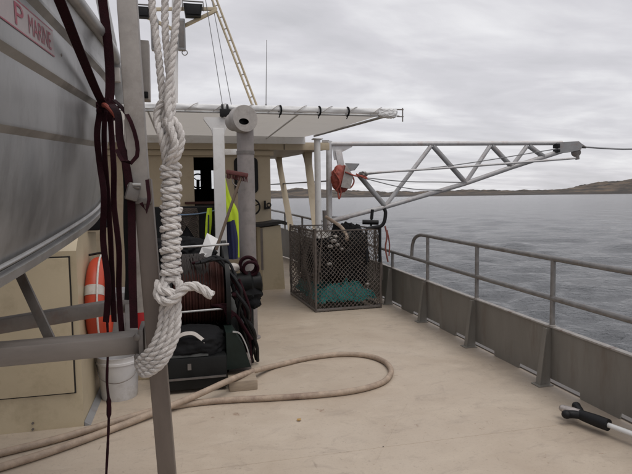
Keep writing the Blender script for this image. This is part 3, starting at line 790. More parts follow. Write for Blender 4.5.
# ------------------------------------------------------------------ lattice boom swung out over the starboard side
bo = thing('boom', 'grey lattice boom swung out horizontally over the starboard rail', 'boom', (2.850, 10.878, 1.080))
D1, D2 = Vector((2.919, 10.982, 2.680)), Vector((2.870, 10.873, 1.080))
p = MB(); p.rod(Vector((D2.x, D2.y, 0.50)), D1 + Vector((0, 0, 0.06)), 0.062, 18); p.build('pivot_post', 'boom_galv', bo)
p = MB(); p.rod(D1 + Vector((-0.14, 0.02, 0.02)), D1 + Vector((0.0, 0, 0.02)), 0.06, 14); p.build('pivot_pin', 'steel_dark', bo)
p = MB(); p.rod(D1, (7.579, 9.868, 2.634), 0.046, 14); p.build('top_chord', 'boom_galv', bo)
p = MB(); p.sweep([(2.910, 10.865, 1.100), (3.999, 10.626, 1.372), (5.614, 10.276, 1.831), (6.544, 10.078, 2.146), (7.574, 9.857, 2.469)], 0.048, 14); p.build('bottom_chord', 'boom_galv', bo)
for i, (a, c) in enumerate((((3.480, 10.801, 2.056), (4.000, 10.627, 1.392)), ((4.020, 10.624, 1.412), (4.957, 10.491, 2.610)), ((4.997, 10.482, 2.609), (5.615, 10.278, 1.861)), ((5.635, 10.273, 1.861), (6.137, 10.209, 2.593)),
             ((6.177, 10.199, 2.592), (6.545, 10.080, 2.176)), ((6.565, 10.076, 2.176), (6.877, 10.032, 2.582)), ((6.917, 10.022, 2.581), (7.210, 9.935, 2.352)))):
    p = MB(); p.rod(a, c, 0.052 if i % 2 == 0 else 0.044, 12); p.build('strut', 'boom_galv' if i % 2 else 'grey_paint', bo)
nrm = Vector((4.316, 10.592, 1.921)) - Vector((0, 0, 1.6)); nrm.z = 0; nrm.normalize()
p = MB(); p.prism([Vector(q) - nrm * 0.01 for q in ((2.960, 10.976, 2.730), (3.399, 10.867, 2.673), (3.377, 10.868, 2.612), (3.174, 10.909, 2.512), (3.169, 10.899, 2.368), (3.009, 10.936, 2.350))], nrm * 0.02); p.build('gusset_plate', 'boom_galv', bo, smooth=False)
p = MB(); p.bar((3.095, 10.931, 2.554), (3.162, 10.884, 2.143), 0.05, 0.14, (1, 0, 0), 0.01); p.build('hanger_arm', 'boom_galv', bo)
p = MB(); p.prism([Vector(q) for q in ((2.873, 10.881, 1.203), (3.332, 10.769, 1.166), (3.231, 10.790, 1.116), (2.929, 10.857, 1.059))], nrm * 0.12); p.build('heel_plate', 'grey_paint', bo, smooth=False)
p = MB(); p.prism([Vector(q) - nrm * 0.06 for q in ((7.460, 9.898, 2.645), (7.900, 9.794, 2.660), (7.978, 9.770, 2.587), (7.935, 9.772, 2.485), (7.693, 9.826, 2.437), (7.453, 9.882, 2.420))], nrm * 0.12); hd = p.build('boom_head', 'grey_paint', bo, smooth=False)
p = MB(); c_ = Vector((7.853, 9.788, 2.435)); p.lathe(c_ - nrm * 0.03, nrm, [(0.07, 0), (0.09, 0.005), (0.07, 0.03), (0.09, 0.055), (0.07, 0.06)], 20); p.build('sheave', 'steel_dark', hd)
p = MB(); p.box((7.434, 9.847, 2.569), (0.06, 0.16, 0.09), None, 0.01); p.box((7.431, 9.840, 2.467), (0.06, 0.16, 0.06), None, 0.01); p.build('cable_guide', 'black_rubber', hd)
p = MB(); p.rod((7.957, 9.773, 2.567), (8.056, 9.747, 2.534), 0.05, 10, 0.02); p.build('head_eye', 'steel_dark', hd)

p = MB(); p.sweep(catmull([(8.017, 9.757, 2.545), (8.650, 9.759, 2.517), (9.420, 9.782, 2.516), (12.512, 9.669, 2.593)], 0.2), 0.017, 8)
tag(p.build('boom_guy_wire', 'wire'), 'single wire running right from the tip of the boom', 'wire')
t = thing('long_pole', 'thin grey pole lashed along the lattice boom', 'pole', (3.513, 10.640, 2.069))
p = MB(); p.sweep(catmull([(3.513, 10.639, 2.059), (5.450, 10.185, 2.163), (7.785, 9.641, 2.312)], 0.3), 0.022, 10); p.build('shaft', 'boom_galv', t)
p = MB(); p.rod((7.767, 9.649, 2.373), (7.774, 9.641, 2.281), 0.04, 10); p.build('end_fitting', 'steel_dark', t)
for k, pts in enumerate((((3.527, 10.685, 2.031), (5.377, 10.258, 2.207), (7.389, 9.801, 2.504)), ((3.625, 10.657, 1.968), (4.376, 10.472, 1.886), (5.069, 10.305, 1.866), (5.629, 10.222, 1.849)), ((3.624, 10.656, 1.948), (4.175, 10.513, 1.798), (4.628, 10.399, 1.720), (5.127, 10.331, 1.699)))):
    p = MB(); p.sweep(catmull(pts, 0.1), 0.010, 6)
    tag(p.build('boom_line', 'wire'), ('upper thin line stretched along the boom to its head', 'middle slack line inside the boom lattice', 'lowest slack line inside the boom lattice')[k], 'line', 'slack lines in the boom')
t = thing('trawl_block', 'rusty red hauling block with grey cheek plates hung at the boom heel', 'pulley block', (3.127, 10.706, 1.731))
cc = Vector((3.095, 10.731, 1.954))
p = MB(); p.blob(cc, (0.42, 0.22, 0.56), 4, 0.16, 2.6, 4); p.build('red_drum', 'float_rust', t)
p = MB(); p.prism([Vector(q) for q in ((3.159, 10.583, 2.247), (3.288, 10.534, 2.005), (3.222, 10.530, 1.747), (3.048, 10.575, 1.789))], nrm * 0.05); p.build('cheek_plate', 'galv_dull', t, smooth=False)
p = MB(); p.prism([Vector(q) for q in ((3.141, 10.589, 2.267), (3.413, 10.523, 2.253), (3.312, 10.537, 2.125), (3.175, 10.569, 2.107))], nrm * 0.16); p.build('tray', 'grey_paint', t, smooth=False)
for pts in (((2.983, 10.641, 1.771), (3.000, 10.629, 1.671), (3.016, 10.616, 1.550), (3.058, 10.615, 1.670), (3.042, 10.628, 1.790)), ((3.247, 10.602, 2.088), (3.320, 10.571, 1.907), (3.237, 10.580, 1.767), (3.141, 10.606, 1.809)), ((2.911, 10.664, 2.132), (3.032, 10.586, 1.889), (2.956, 10.622, 1.711)), ((3.129, 10.557, 2.087), (3.347, 10.520, 2.005), (3.519, 10.531, 2.004), (3.575, 10.512, 1.943), (3.348, 10.523, 2.045))):
    p = MB(); p.sweep(catmull(pts, 0.03), 0.016, 7); p.build('lashing', 'float_rust', t)
p = MB(); p.blob((3.516, 10.585, 2.037), (0.2, 0.14, 0.12), 3, 0.3, 3, 9); p.build('shackle', 'steel_dark', t)
p = MB(); p.rod((2.321, 15.000, 1.956), (2.888, 10.984, 1.923), 0.016, 6); tag(p.build('forward_stay_wire', 'wire'), 'thin level wire passing behind the cream stanchions', 'wire')

# ------------------------------------------------------------------ mesh cage on deck
CW, CD, CH = 0.96, 1.5, 1.14
c0 = Vector((1.725, 7.29, 0.0)); ca = R(2.5)
ex = Vector((math.cos(ca), math.sin(ca), 0)); ey = Vector((-math.sin(ca), math.cos(ca), 0)); ez = Vector((0, 0, 1))
def cg(u, v, z): return c0 + ex * u + ey * v + ez * z
cage = thing('mesh_cage', 'dark mesh cage full of black diving gear against the starboard bulwark', 'cage', cg(CW / 2, CD / 2, 0))
for (a, c) in (((0, 0), (CW, 0)), ((0, CD), (CW, CD)), ((0, 0), (0, CD)), ((CW, 0), (CW, CD))):
    for z, nm in ((0.03, 'bottom_bar'), (CH - .01, 'top_bar')):
        p = MB(); p.bar(cg(*a, z), cg(*c, z), 0.03 if z < .1 else 0.016, 0.034 if z < .1 else 0.018, (0, 0, 1), 0.005); p.build(nm, 'net_grey' if z > .1 else 'steel_dark', cage)
for (u, v) in ((0, 0), (CW, 0), (0, CD), (CW, CD)):
    p = MB(); pp_ = catmull([cg(u + 0.012 * noise.noise(Vector((u * 9, v * 5, z * 4))), v + 0.012 * noise.noise(Vector((v * 9, u * 5, z * 4 + 3))), z) for z in (0.0, 0.2, 0.4, 0.6, 0.8, 1.0, CH + 0.02)], 0.04)
    p.sweep(pp_, [0.017 * (1 + 0.35 * noise.noise(Vector((i * 0.7, u, v)))) for i in range(len(pp_))], 10); p.build('corner_post', 'net_grey', cage)
def net_panel(fn, w, h, cell, r, seed, m, name='net_panel', sagd=0.02):
    rs = random.Random(seed); p = MB()
    nu, nv = int(w / cell), int(h / (cell * 1.05))
    def pt(i, j):
        u = w * i / nu; v = h * j / nv
        q = Vector((u * 2.3, v * 2.3, seed))
        edge = min(1, 6 * min(u / w, 1 - u / w), 6 * min(v / h, 1 - v / h))
        return fn(max(0, min(w, u + 0.018 * noise.noise(q * 2) * edge)), max(0, min(h, v + 0.018 * noise.noise(q * 2 + Vector((5, 5, 5))) * edge)), sagd * noise.noise(q) * edge)
    for j in range(nv):
        for i in range(nu):
            if (i + j) % 2 == 0: a, c = pt(i, j), pt(i + 1, j + 1)
            else: a, c = pt(i + 1, j), pt(i, j + 1)
            p.sweep([a, c], r * (0.8 + 0.5 * rs.random()), 4, caps=False)
    return p.build(name, m, cage, smooth=False)
net_panel(lambda u, v, d: cg(u, d, v), CW, CH, 0.030, 0.0040, 1, 'net_grey', sagd=0.06)
net_panel(lambda u, v, d: cg(d, u, v), CD, CH, 0.034, 0.0044, 2, 'net_grey', sagd=0.06)
net_panel(lambda u, v, d: cg(CW + d, u, v), CD, CH, 0.040, 0.0036, 3, 'net_grey', sagd=0.05)
net_panel(lambda u, v, d: cg(u, CD + d, v), CW, CH, 0.036, 0.0036, 4, 'dark_net')
# gathered net swags at the front corners
for (u, v, rr, sd_) in ((0.03, 0.02, 0.05, 3), (0.93, 0.02, 0.05, 5), (0.02, 0.8, 0.05, 8)):
    p = MB()
    for k in range(9):
        rs = random.Random(sd_ * 17 + k)
        a0 = rs.random() * 6.28
        p.sweep(catmull([cg(u + rr * math.cos(a0 + z * 2.2) * (0.5 + rs.random()), v - 0.01 + rr * 0.5 * math.sin(a0 + z * 2) * (0.5 + rs.random()), z) for z in (1.16, 1.0, 0.85, 0.7, 0.52, 0.4)], 0.05), 0.006, 5)
    p.build('gathered_net', 'net_grey', cage)

def bag(name, label, c, size, seed, m='black_cloth', amp=0.16, power=3.2, cat='bag', freq=2.4):
    p = MB(); p.blob(c, size, 5, amp, freq, seed, power, flat=0.06)
    return tag(p.build(name, m, ang=70), label, cat)
bag('dive_bag', 'tall black dive bag standing in the right half of the mesh cage', cg(0.66, 0.50, 0.68), (0.50, 0.52, 0.98), 1)
bag('wetsuit_pile', 'black wetsuits piled in the left rear of the mesh cage', cg(0.40, 1.02, 0.56), (0.62, 0.55, 0.72), 2, amp=0.25)
bag('gear_sack', 'slumped black sack at the front left in the mesh cage', cg(0.24, 0.42, 0.60), (0.34, 0.42, 0.42), 3, amp=0.22, power=2.4)
# gear on top of the bags
rg = thing('dive_regulator', 'black breathing regulator with hoses on top of the dive bag', 'regulator', cg(0.56, 0.22, 1.0))
p = MB(); p.lathe(cg(0.56, 0.20, 1.02), (0.1, -1, 0.2), [(0.05, 0), (0.07, 0.01), (0.07, 0.04), (0.04, 0.06)], 20); p.lathe(cg(0.60, 0.22, 0.90), (0.3, -1, 0.1), [(0.045, 0), (0.055, 0.01), (0.05, 0.05)], 18); p.build('second_stage', 'machine_black', rg)
for pts in ((cg(.56, .2, 1.02), cg(.45, .14, 1.06), cg(.36, .15, .94), cg(.42, .15, .8)), (cg(.60, .2, .9), cg(.5, .12, .82), cg(.38, .12, .92), cg(.3, .16, 1.04), cg(.22, .2, 1.0)), (cg(.55, .2, 1.0), cg(.62, .1, 1.12), cg(.74, .18, 1.12))):
    p = MB(); p.sweep(catmull(pts, 0.02), 0.013, 8); p.build('hose', 'black_rubber', rg)
for k, (u, v, z, s) in enumerate(((0.30, 0.10, 0.98, 0.055), (0.36, 0.11, 0.92, 0.045), (0.26, 0.14, 0.90, 0.05), (0.42, 0.10, 0.86, 0.035), (0.22, 0.06, 0.66, 0.045), (0.80, 0.10, 0.34, 0.035), (0.33, 0.12, 1.04, 0.04))):
    lab = ('white float second from the top of the cage heap', 'white float third from the top of the cage heap', 'leftmost white float of the upper cluster in the cage', 'rightmost and smallest white float of the upper cage cluster',
           'lone white float halfway up the cage front corner', 'lone white float low at the right of the cage', 'white float highest in the cage under the brown hose')[k]
    p = MB(); p.blob(cg(u, v, z), (s * 1.5, s, s), 3, 0.12, 3, k); fo = p.build('net_float', 'band_white'); tag(fo, lab, 'float', 'white floats in the cage')
# teal net heaped on the cage floor
tn = thing('trawl_net', 'bright teal netting heaped on the floor of the mesh cage', 'net', cg(CW / 2, CD / 2, 0.05))
p = MB(); gx, gy = 46, 46; vv = []
def th(u, v):
    q = Vector((u * 4.2, v * 4.2, 2.0)); e_ = max(0.0, min(1, 8 * min(u - 0.01, CW - 0.01 - u, v - 0.01, CD - 0.01 - v)))
    return 0.06 + e_ * (0.19 + 0.13 * noise.fractal(q, 0.9, 2.1, 4) + 0.07 * abs(noise.noise(q * 3)))
for j in range(gy + 1):
    for i in range(gx + 1):
        u = 0.05 + (CW - 0.10) * i / gx; v = 0.05 + (CD - 0.10) * j / gy
        vv.append(cg(u, v, th(u, v)))
p.add(vv, [(j * (gx + 1) + i, j * (gx + 1) + i + 1, (j + 1) * (gx + 1) + i + 1, (j + 1) * (gx + 1) + i) for j in range(gy) for i in range(gx)])
p.build('net_heap', 'teal_net', tn)
p = MB(); rs = random.Random(5)
for k in range(340):
    u, v = 0.06 + rs.random() * (CW - .12), 0.05 + rs.random() ** 1.6 * 0.9; a = rs.choice((0.75, -0.75, 0.75, -0.75, 0.1)) + rs.gauss(0, .25); l = 0.05 + 0.14 * rs.random()
    pts = []
    for q in range(4):
        uu = min(CW - .04, max(.04, u + math.cos(a) * l * (q / 3 - .5))); v2 = min(CD - .04, max(.035, v + math.sin(a) * l * (q / 3 - .5)))
        pts.append(cg(uu, v2, th(uu, v2) + 0.012 + 0.03 * rs.random() * (1 if q in (1, 2) else 0)))
    p.sweep(catmull(pts, 0.02), 0.0045, 5)
tw = p.build('loose_twine', 'teal_twine', tn); tw['kind'] = 'stuff'

lh = thing('dive_ladder', 'black padded ladder handles sticking up from the right of the cage', 'ladder', cg(0.8, 0.3, 0.9))
p = MB(); p.sweep(catmull([(2.484, 7.362, 1.136), (2.594, 7.337, 1.155), (2.692, 7.315, 1.175), (2.742, 7.308, 1.245), (2.760, 7.314, 1.372), (2.740, 7.322, 1.422)], 0.02), 0.026, 12); p.build('grab_bar', 'black_rubber', lh)
p = MB(); p.rod((2.648, 7.549, 1.405), (2.630, 7.543, 1.267), 0.024, 12); p.rod((2.630, 7.543, 1.267), (2.620, 7.538, 1.166), 0.016, 12); p.build('grab_bar', 'black_rubber', lh)
p = MB(); p.rod((2.454, 7.428, 1.233), (2.676, 7.374, 1.223), 0.034, 16); p.build('foam_roller', 'black_rubber', lh)
p = MB(); p.rod((2.484, 7.362, 1.136), (2.483, 7.327, 0.669), 0.02, 10); p.rod((2.678, 7.318, 1.175), (2.662, 7.284, 0.667), 0.02, 10); p.build('ladder_stile', 'black_rubber', lh)
sp_ = thing('brown_pipe', 'short brown pipe and hose leaning over the rear of the cage', 'pipe', cg(0.1, 1.2, 1.1))
p = MB(); p.rod((2.106, 8.244, 1.386), (2.103, 8.219, 1.053), 0.034, 14); p.build('stub', 'steel_dark', sp_)
p = MB(); p.sweep(catmull([(2.100, 8.135, 1.289), (2.164, 7.908, 1.220), (2.209, 7.686, 1.155), (2.220, 7.471, 1.065), (2.203, 7.366, 0.988)], 0.03), 0.026, 10); p.build('hose', 'hose_tan', sp_)
p = MB()
gg = 14; vv = []
for j in range(gg + 1):
    for i in range(gg + 1):
        u = 0.10 + 0.34 * i / gg; v = 0.35 + 0.95 * j / gg
        vv.append(cg(u, v, 1.02 + 0.07 * j / gg + 0.05 * noise.noise(Vector((u * 5, v * 4, 3)))))
p.add(vv, [(j * (gg + 1) + i, j * (gg + 1) + i + 1, (j + 1) * (gg + 1) + i + 1, (j + 1) * (gg + 1) + i) for j in range(gg) for i in range(gg)])
o = p.build('canvas_sheet', 'tarp_under'); o.modifiers.new('thickness', 'SOLIDIFY').thickness = 0.008
tag(o, 'pale canvas sheet thrown over the gear at the cage top', 'sheet')
p = MB(); p.sweep(catmull([(2.711, 7.208, 1.180), (2.734, 7.192, 1.040), (2.709, 7.185, 0.873), (2.737, 7.164, 0.677)], 0.03), 0.012, 7); p.sweep(catmull([(2.755, 7.244, 1.120), (2.783, 7.223, 0.923), (2.771, 7.213, 0.755)], 0.03), 0.010, 7)
tag(p.build('dangling_twine', 'cord_red'), 'faded red cord dangling at the right corner of the cage', 'cord')

# ------------------------------------------------------------------ hose on deck
hp = [(-1.383, 3.372, 0.035), (-1.114, 3.489, 0.035), (-0.821, 3.666, 0.035), (-0.487, 3.923, 0.035), (-0.226, 4.110, 0.050), (-0.008, 4.218, 0.080), (0.107, 4.253, 0.108), (0.229, 4.343, 0.122), (0.368, 4.481, 0.122), (0.525, 4.686, 0.095), (0.699, 4.918, 0.045), (0.858, 5.024, 0.033), (1.148, 5.143, 0.033), (1.463, 5.176, 0.033), (1.692, 5.073, 0.033), (1.798, 4.852, 0.033), (1.772, 4.574, 0.033),
      (1.631, 4.330, 0.033), (1.443, 4.203, 0.033), (1.211, 4.147, 0.033), (0.921, 4.146, 0.033), (0.605, 4.178, 0.033), (0.296, 4.220, 0.033), (0.029, 4.229, 0.033), (-0.229, 4.176, 0.033), (-0.499, 4.038, 0.033), (-0.854, 3.830, 0.033), (-1.175, 3.695, 0.033), (-1.466, 3.588, 0.033)]
p = MB(); hpath = catmull([(q[0], q[1], q[2] - 0.008) for q in hp], 0.02); p.sweep(hpath, [0.0245 * (1 + 0.05 * noise.noise(Vector((i * 0.09, 0, 0)))) for i in range(len(hpath))], 14)
hs = p.build('deck_hose', 'hose_tan'); tag(hs, 'thick tan hose doubled in a long loop across the deck', 'hose')

p = MB(); lf = Vector((0.748, 3.744, 0.006)); p.prism([lf + Vector(q) for q in ((-.016, -.008, 0), (0, -.02, .004), (.012, -.009, .002), (.017, .009, .006), (0, .018, .003), (-.014, .01, .004))], (0, 0, 0.002))
tag(p.build('yellow_scrap', 'leaf_yellow', smooth=False), 'tiny yellow scrap lying on bare deck below the hose loop', 'scrap')

# ------------------------------------------------------------------ boat hook lying by the bulwark
bh = thing('boat_hook', 'boat hook with black forked head and white pole lying by the bulwark', 'boat hook', (2.713, 3.183, 0.000))
a, c = Vector((2.657, 2.989, 0.075)), Vector((2.818, 2.436, 0.075)); ax = (c - a).normalized(); sd2 = Vector((ax.y, -ax.x, 0))
p = MB(); p.rod(a - ax * 0.02, a + ax * 2.1, 0.017, 16); p.build('pole', 'pole_white', bh)
p = MB(); p.sweep([a + ax * 0.03, a - ax * 0.05, a - ax * 0.15, a - ax * 0.20], [0.040, 0.041, 0.036, 0.030], 16); so = p.build('socket', 'black_rubber', bh)
p = MB(); p.sweep(catmull([a - ax * 0.17, a - ax * 0.20 - sd2 * 0.035 + ez * .01, a - ax * 0.255 - sd2 * 0.075 + ez * .02], 0.01), 0.026, 12); p.blob(a - ax * 0.255 - sd2 * 0.075 + ez * .02, (0.060, 0.060, 0.056), 3, 0.03); p.build('prong', 'black_rubber', bh)
p = MB(); p.sweep(catmull([a - ax * 0.16, a - ax * 0.205 + sd2 * 0.038, a - ax * 0.225 + sd2 * 0.075], 0.01), 0.028, 12); p.blob(a - ax * 0.225 + sd2 * 0.075, (0.066, 0.066, 0.06), 3, 0.03); p.build('prong', 'black_rubber', bh)
p = MB(); p.sweep([a - ax * 0.16, a - ax * 0.25, a - ax * 0.305], [0.033, 0.032, 0.026], 14); p.blob(a - ax * 0.308, (0.054, 0.054, 0.05), 3, 0.05); p.build('metal_tip', 'hook_metal', bh)

# ------------------------------------------------------------------ net reel and machinery
rl = thing('net_reel', 'dark red net reel with black flanges behind the white rope', 'reel', (0.10, 5.3, 0))
RC = Vector((0.10, 5.3, 0.72))
prof = []
for k in range(60):
    h = -0.23 + 0.46 * k / 59; prof.append((0.30 + 0.02 * abs(math.sin(k * 0.9)), h))
p = MB(); p.lathe(RC, (1, 0, 0), prof, 36); p.build('wound_drum', 'maroon_paint', rl)
for s_ in (-1, 1):
    p = MB(); p.lathe(RC + Vector((s_ * 0.25, 0, 0)), (1, 0, 0), [(0.46, -0.008), (0.475, -0.02), (0.475, 0.02), (0.46, 0.008)], 48); fo = p.build('flange', 'machine_black', rl)
    p = MB(); p.lathe(RC + Vector((s_ * 0.272, 0, 0)), (1, 0, 0), [(0.10, -0.012), (0.10, 0.03), (0.05, 0.04)], 24); p.build('bearing', 'steel_dark', fo)
    for yy in (-0.42, 0.42):
        p = MB(); p.bar(RC + Vector((s_ * 0.315, 0, 0)), Vector((0.10 + s_ * 0.315, 5.3 + yy, 0.0)), 0.07, 0.07, (1, 0, 0), 0.008); p.build('leg', 'machine_black', rl)
for (yy, zz) in ((-0.40, 0.455), (-0.40, -0.12)):
    p = MB(); p.rod(RC + Vector((-0.26, yy, zz)), RC + Vector((0.27, yy, zz + .015)), 0.010, 10); p.build('tie_rod', 'galv', rl)
nl = MB()
for k in range(24):
    rs = random.Random(k); x0 = -0.14 + 0.20 * rs.random()
    nl.sweep(catmull([RC + Vector((x0 - .05, 0.30 * math.cos(a_) , 0.33 * math.sin(a_))) + Vector((0.03 * rs.random() * i, 0, 0.02)) for i, a_ in enumerate((0.3, 1.0, 1.6, 2.2, 2.9))], 0.05), 0.009, 5)
nl.build('wound_net', 'dark_net', rl)

pn = thing('net_bin', 'black mesh bin holding dark netting in front of the doorway', 'bin', (0.20, 7.3, 0))
p = MB(); p.span((-0.55, 7.0, 0.02), (0.36, 7.55, 1.50), 0.03); p.build('bin', 'black_cloth', pn)
p = MB()
for k in range(16):
    for s_ in (1, -1):
        x0 = -0.11 + 0.03 * k * 0.55
        p.sweep([(max(-.115, min(.16, x0 + s_ * 0.045 * q)), 6.985, 1.48 - 0.075 * q) for q in range(9)], 0.004, 4)
p.build('hung_mesh', 'net_brown', pn)
p = MB(); p.sweep(catmull([(-0.16, 6.96, 1.40), (0.0, 6.97, 1.40), (0.2, 6.97, 1.415), (0.37, 6.98, 1.45)], 0.05), 0.008, 6); p.build('blue_cord', 'sticker_blue', pn)

pk = thing('power_pack', 'low black hydraulic power pack with green hood at the reel foot', 'power pack', (0.06, 4.75, 0))
p = MB(); p.span((-0.26, 4.52, 0.03), (0.30, 5.0, 0.30), 0.02); p.build('tank', 'machine_black', pk)
p = MB(); p.prism([(-0.23, 4.53, 0.302), (-0.23, 4.88, 0.302), (-0.23, 4.88, 0.40), (-0.23, 4.60, 0.385)], (0.38, 0, 0)); p.build('lid', 'machine_black', pk, smooth=False)
p = MB(); p.prism([(0.305, 4.62, 0.14), (0.51, 4.62, 0.15), (0.46, 4.62, 0.32), (0.38, 4.62, 0.46), (0.305, 4.62, 0.46)], (0, 0.3, 0)); p.build('hood', 'machine_green', pk, smooth=False)
p = MB(); p.ribbon(catmull([(-0.105, 4.560, 0.462), (-0.040, 4.560, 0.491), (0.032, 4.560, 0.490), (0.079, 4.560, 0.457), (0.127, 4.560, 0.411)], 0.01), 0.03, (0, 0.4, 1), 0.012); p.build('handle', 'band_white', pk)
p = MB(); p.span((-0.24, 5.01, 0.02), (0.40, 5.62, 0.40), 0.02); p.build('pump_base', 'machine_black', pk)
p = MB(); p.blob((0.02, 4.78, 0.36), (0.58, 0.48, 0.26), 5, 0.11, 1.7, 21, 2.8); p.build('oily_cover', 'black_cloth', pk, ang=70)
p = MB(); p.span((-0.25, 4.505, 0.12), (0.29, 4.517, 0.135)); p.span((-0.02, 4.505, 0.2), (0.01, 4.518, 0.25)); p.build('panel_seam', 'steel_dark', pk, smooth=False)
p = MB(); p.ribbon(catmull([(0.36, 4.61, 0.47), (0.42, 4.61, 0.45), (0.47, 4.61, 0.35), (0.50, 4.61, 0.24)], 0.02), 0.02, (0, 1, 0), 0.01); p.build('hood_trim', 'galv', pk)

hm = thing('hydraulic_motor', 'black hydraulic motor with hoses beside the reel, before the grey pipe', 'motor', (0.58, 5.75, 0))
p = MB(); p.lathe((0.40, 5.72, 0.68), (1, -0.1, 0.12), [(0.10, 0), (0.15, 0.02), (0.155, 0.10), (0.12, 0.12), (0.13, 0.26), (0.10, 0.28), (0.10, 0.36), (0.05, 0.37)], 24); p.build('casing', 'machine_black', hm)
p = MB(); p.blob((0.56, 5.70, 0.58), (0.36, 0.26, 0.30), 4, 0.22, 2.6, 6, 3); p.build('cover', 'black_cloth', hm)
p = MB(); p.blob((0.46, 5.70, 0.88), (0.16, 0.14, 0.10), 3, 0.15, 2, 8); p.build('filler_cap', 'band_white', hm)
p = MB(); p.torus((0.62, 5.66, 0.90), (0.3, 1, 0.1), 0.085, 0.020, 8, 30); p.torus((0.64, 5.62, 0.87), (0.1, 1, 0.3), 0.075, 0.018, 8, 30); p.build('hose_coil', 'maroon_cloth', hm)
for pts in (((0.50, 5.62, 0.50), (0.56, 5.56, 0.34), (0.60, 5.5, 0.18), (0.61, 5.5, 0.04)), ((0.46, 5.6, 0.52), (0.53, 5.5, 0.40), (0.58, 5.45, 0.22), (0.60, 5.42, 0.03)), ((0.40, 5.5, 0.60), (0.44, 5.35, 0.48), (0.52, 5.3, 0.34), (0.56, 5.28, 0.15))):
    p = MB(); p.sweep(catmull(pts, 0.03), 0.026, 10); p.build('hydraulic_hose', 'black_rubber', hm)
p = MB(); p.span((0.46, 5.60, 0.0), (0.66, 5.85, 0.50), 0.02); p.build('pedestal', 'machine_black', hm)
rsx = random.Random(2); p = MB()
for k in range(5):
    p.sweep(catmull([(0.211, 5.000, 0.624), (0.27 + .02 * k, 4.9, 0.62 + .02 * rsx.random()), (0.34, 4.9, 0.60 - .03 * k), (0.41, 4.92, 0.55), (0.48 + .02 * k, 4.95, 0.42 - .03 * k)], 0.03), 0.014, 7)
tag(p.build('brown_lashing', 'maroon_cloth'), 'knotted brown lashing hanging from the reel frame', 'lashing')

for nm, lo, hi, m, lab in (('timber_block', (0.31, 4.46, 0.0), (0.545, 4.74, 0.085), 'timber', 'pale timber block on deck under the tan hose'), ('grey_block', (0.33, 4.76, 0.0), (0.53, 5.0, 0.17), 'timber_grey', 'grey timber block just behind the pale one')):
    p = MB(); p.span(lo, hi, 0.008); tag(p.build(nm, m), lab, 'block')

hb = thing('hose_bundle', 'tangle of black hydraulic hoses draped over the reel end to the deck', 'hoses', (0.45, 5.2, 0))
for k in range(11):
    rs = random.Random(40 + k); j = lambda s_: rs.uniform(-s_, s_)
    pts = [(0.05 + 0.03 * k + j(.03), 5.0 + j(.1), 1.06 + j(.05)), (0.30 + j(.05), 4.93 + j(.05), 1.02 + j(.06)), (0.43 + j(.04), 4.95 + j(.08), 0.80 + j(.08)), (0.50 + j(.06), 5.0 + j(.1), 0.55 + j(.08)), (0.56 + j(.05), 5.1 + j(.1), 0.28 + j(.06)), (0.58 + j(.06), 5.2 + j(.1), 0.03)]
    p = MB(); p.sweep(catmull(pts[(2 if k > 3 else 0):], 0.03), 0.012 + 0.008 * rs.random(), 8); p.build('hose', 'black_rubber' if k % 4 else 'maroon_cloth', hb)
gs = thing('gear_crate', 'black plastic crate of gear wedged between reel and net bin', 'crate', (0.08, 6.2, 0))
p = MB(); p.span((-0.45, 5.95, 0.0), (0.30, 6.55, 0.92), 0.03); p.build('crate', 'machine_black', gs)
p = MB(); p.blob((-0.05, 6.2, 0.98), (0.7, 0.5, 0.36), 5, 0.25, 2.4, 12, 2.6); p.build('heaped_gear', 'black_cloth', gs, ang=70)

# ------------------------------------------------------------------ broom, board, workwear
br = thing('deck_broom', 'dark red deck broom leaning head up before the grey pipe', 'broom', (0.329, 5.900, 1.091))
p = MB(); p.bar((0.435, 5.920, 1.882), (0.668, 5.920, 1.839), 0.07, 0.045, (0, 0, 1), 0.012); p.build('head', 'broom_red', br)
p = MB(); rs = random.Random(1); A_, B_ = Vector((0.446, 5.920, 1.877)), Vector((0.663, 5.920, 1.833))
for k in range(70):
    q = A_.lerp(B_, rs.random()) + Vector((0, rs.uniform(-.03, .03), -0.01)); p.sweep([q, q + Vector((rs.gauss(0, .006), rs.gauss(0, .004), -0.045 - .015 * rs.random()))], 0.003, 4)
o = p.build('bristles', 'broom_red', br); o['kind'] = 'stuff'
p = MB(); p.rod((0.593, 5.920, 1.823), (0.302, 5.800, 1.059), 0.016, 12); p.build('handle', 'wood_handle', br)
p = MB(); p.sweep(catmull([(0.508, 5.920, 1.834), (0.505, 5.900, 1.759), (0.557, 5.900, 1.727), (0.582, 5.920, 1.802)], 0.01), 0.007, 8); p.build('brace', 'steel_dark', br)
p = MB(); p.prism([Vector(q) for q in ((0.211, 5.700, 1.246), (0.320, 5.700, 1.181), (0.262, 5.600, 1.078), (0.207, 5.600, 0.918), (0.090, 5.600, 0.963), (0.155, 5.650, 1.108))], (0, 0.018, 0)); tag(p.build('white_board', 'white_paint', smooth=False), 'white plastic board propped on top of the reel', 'board')

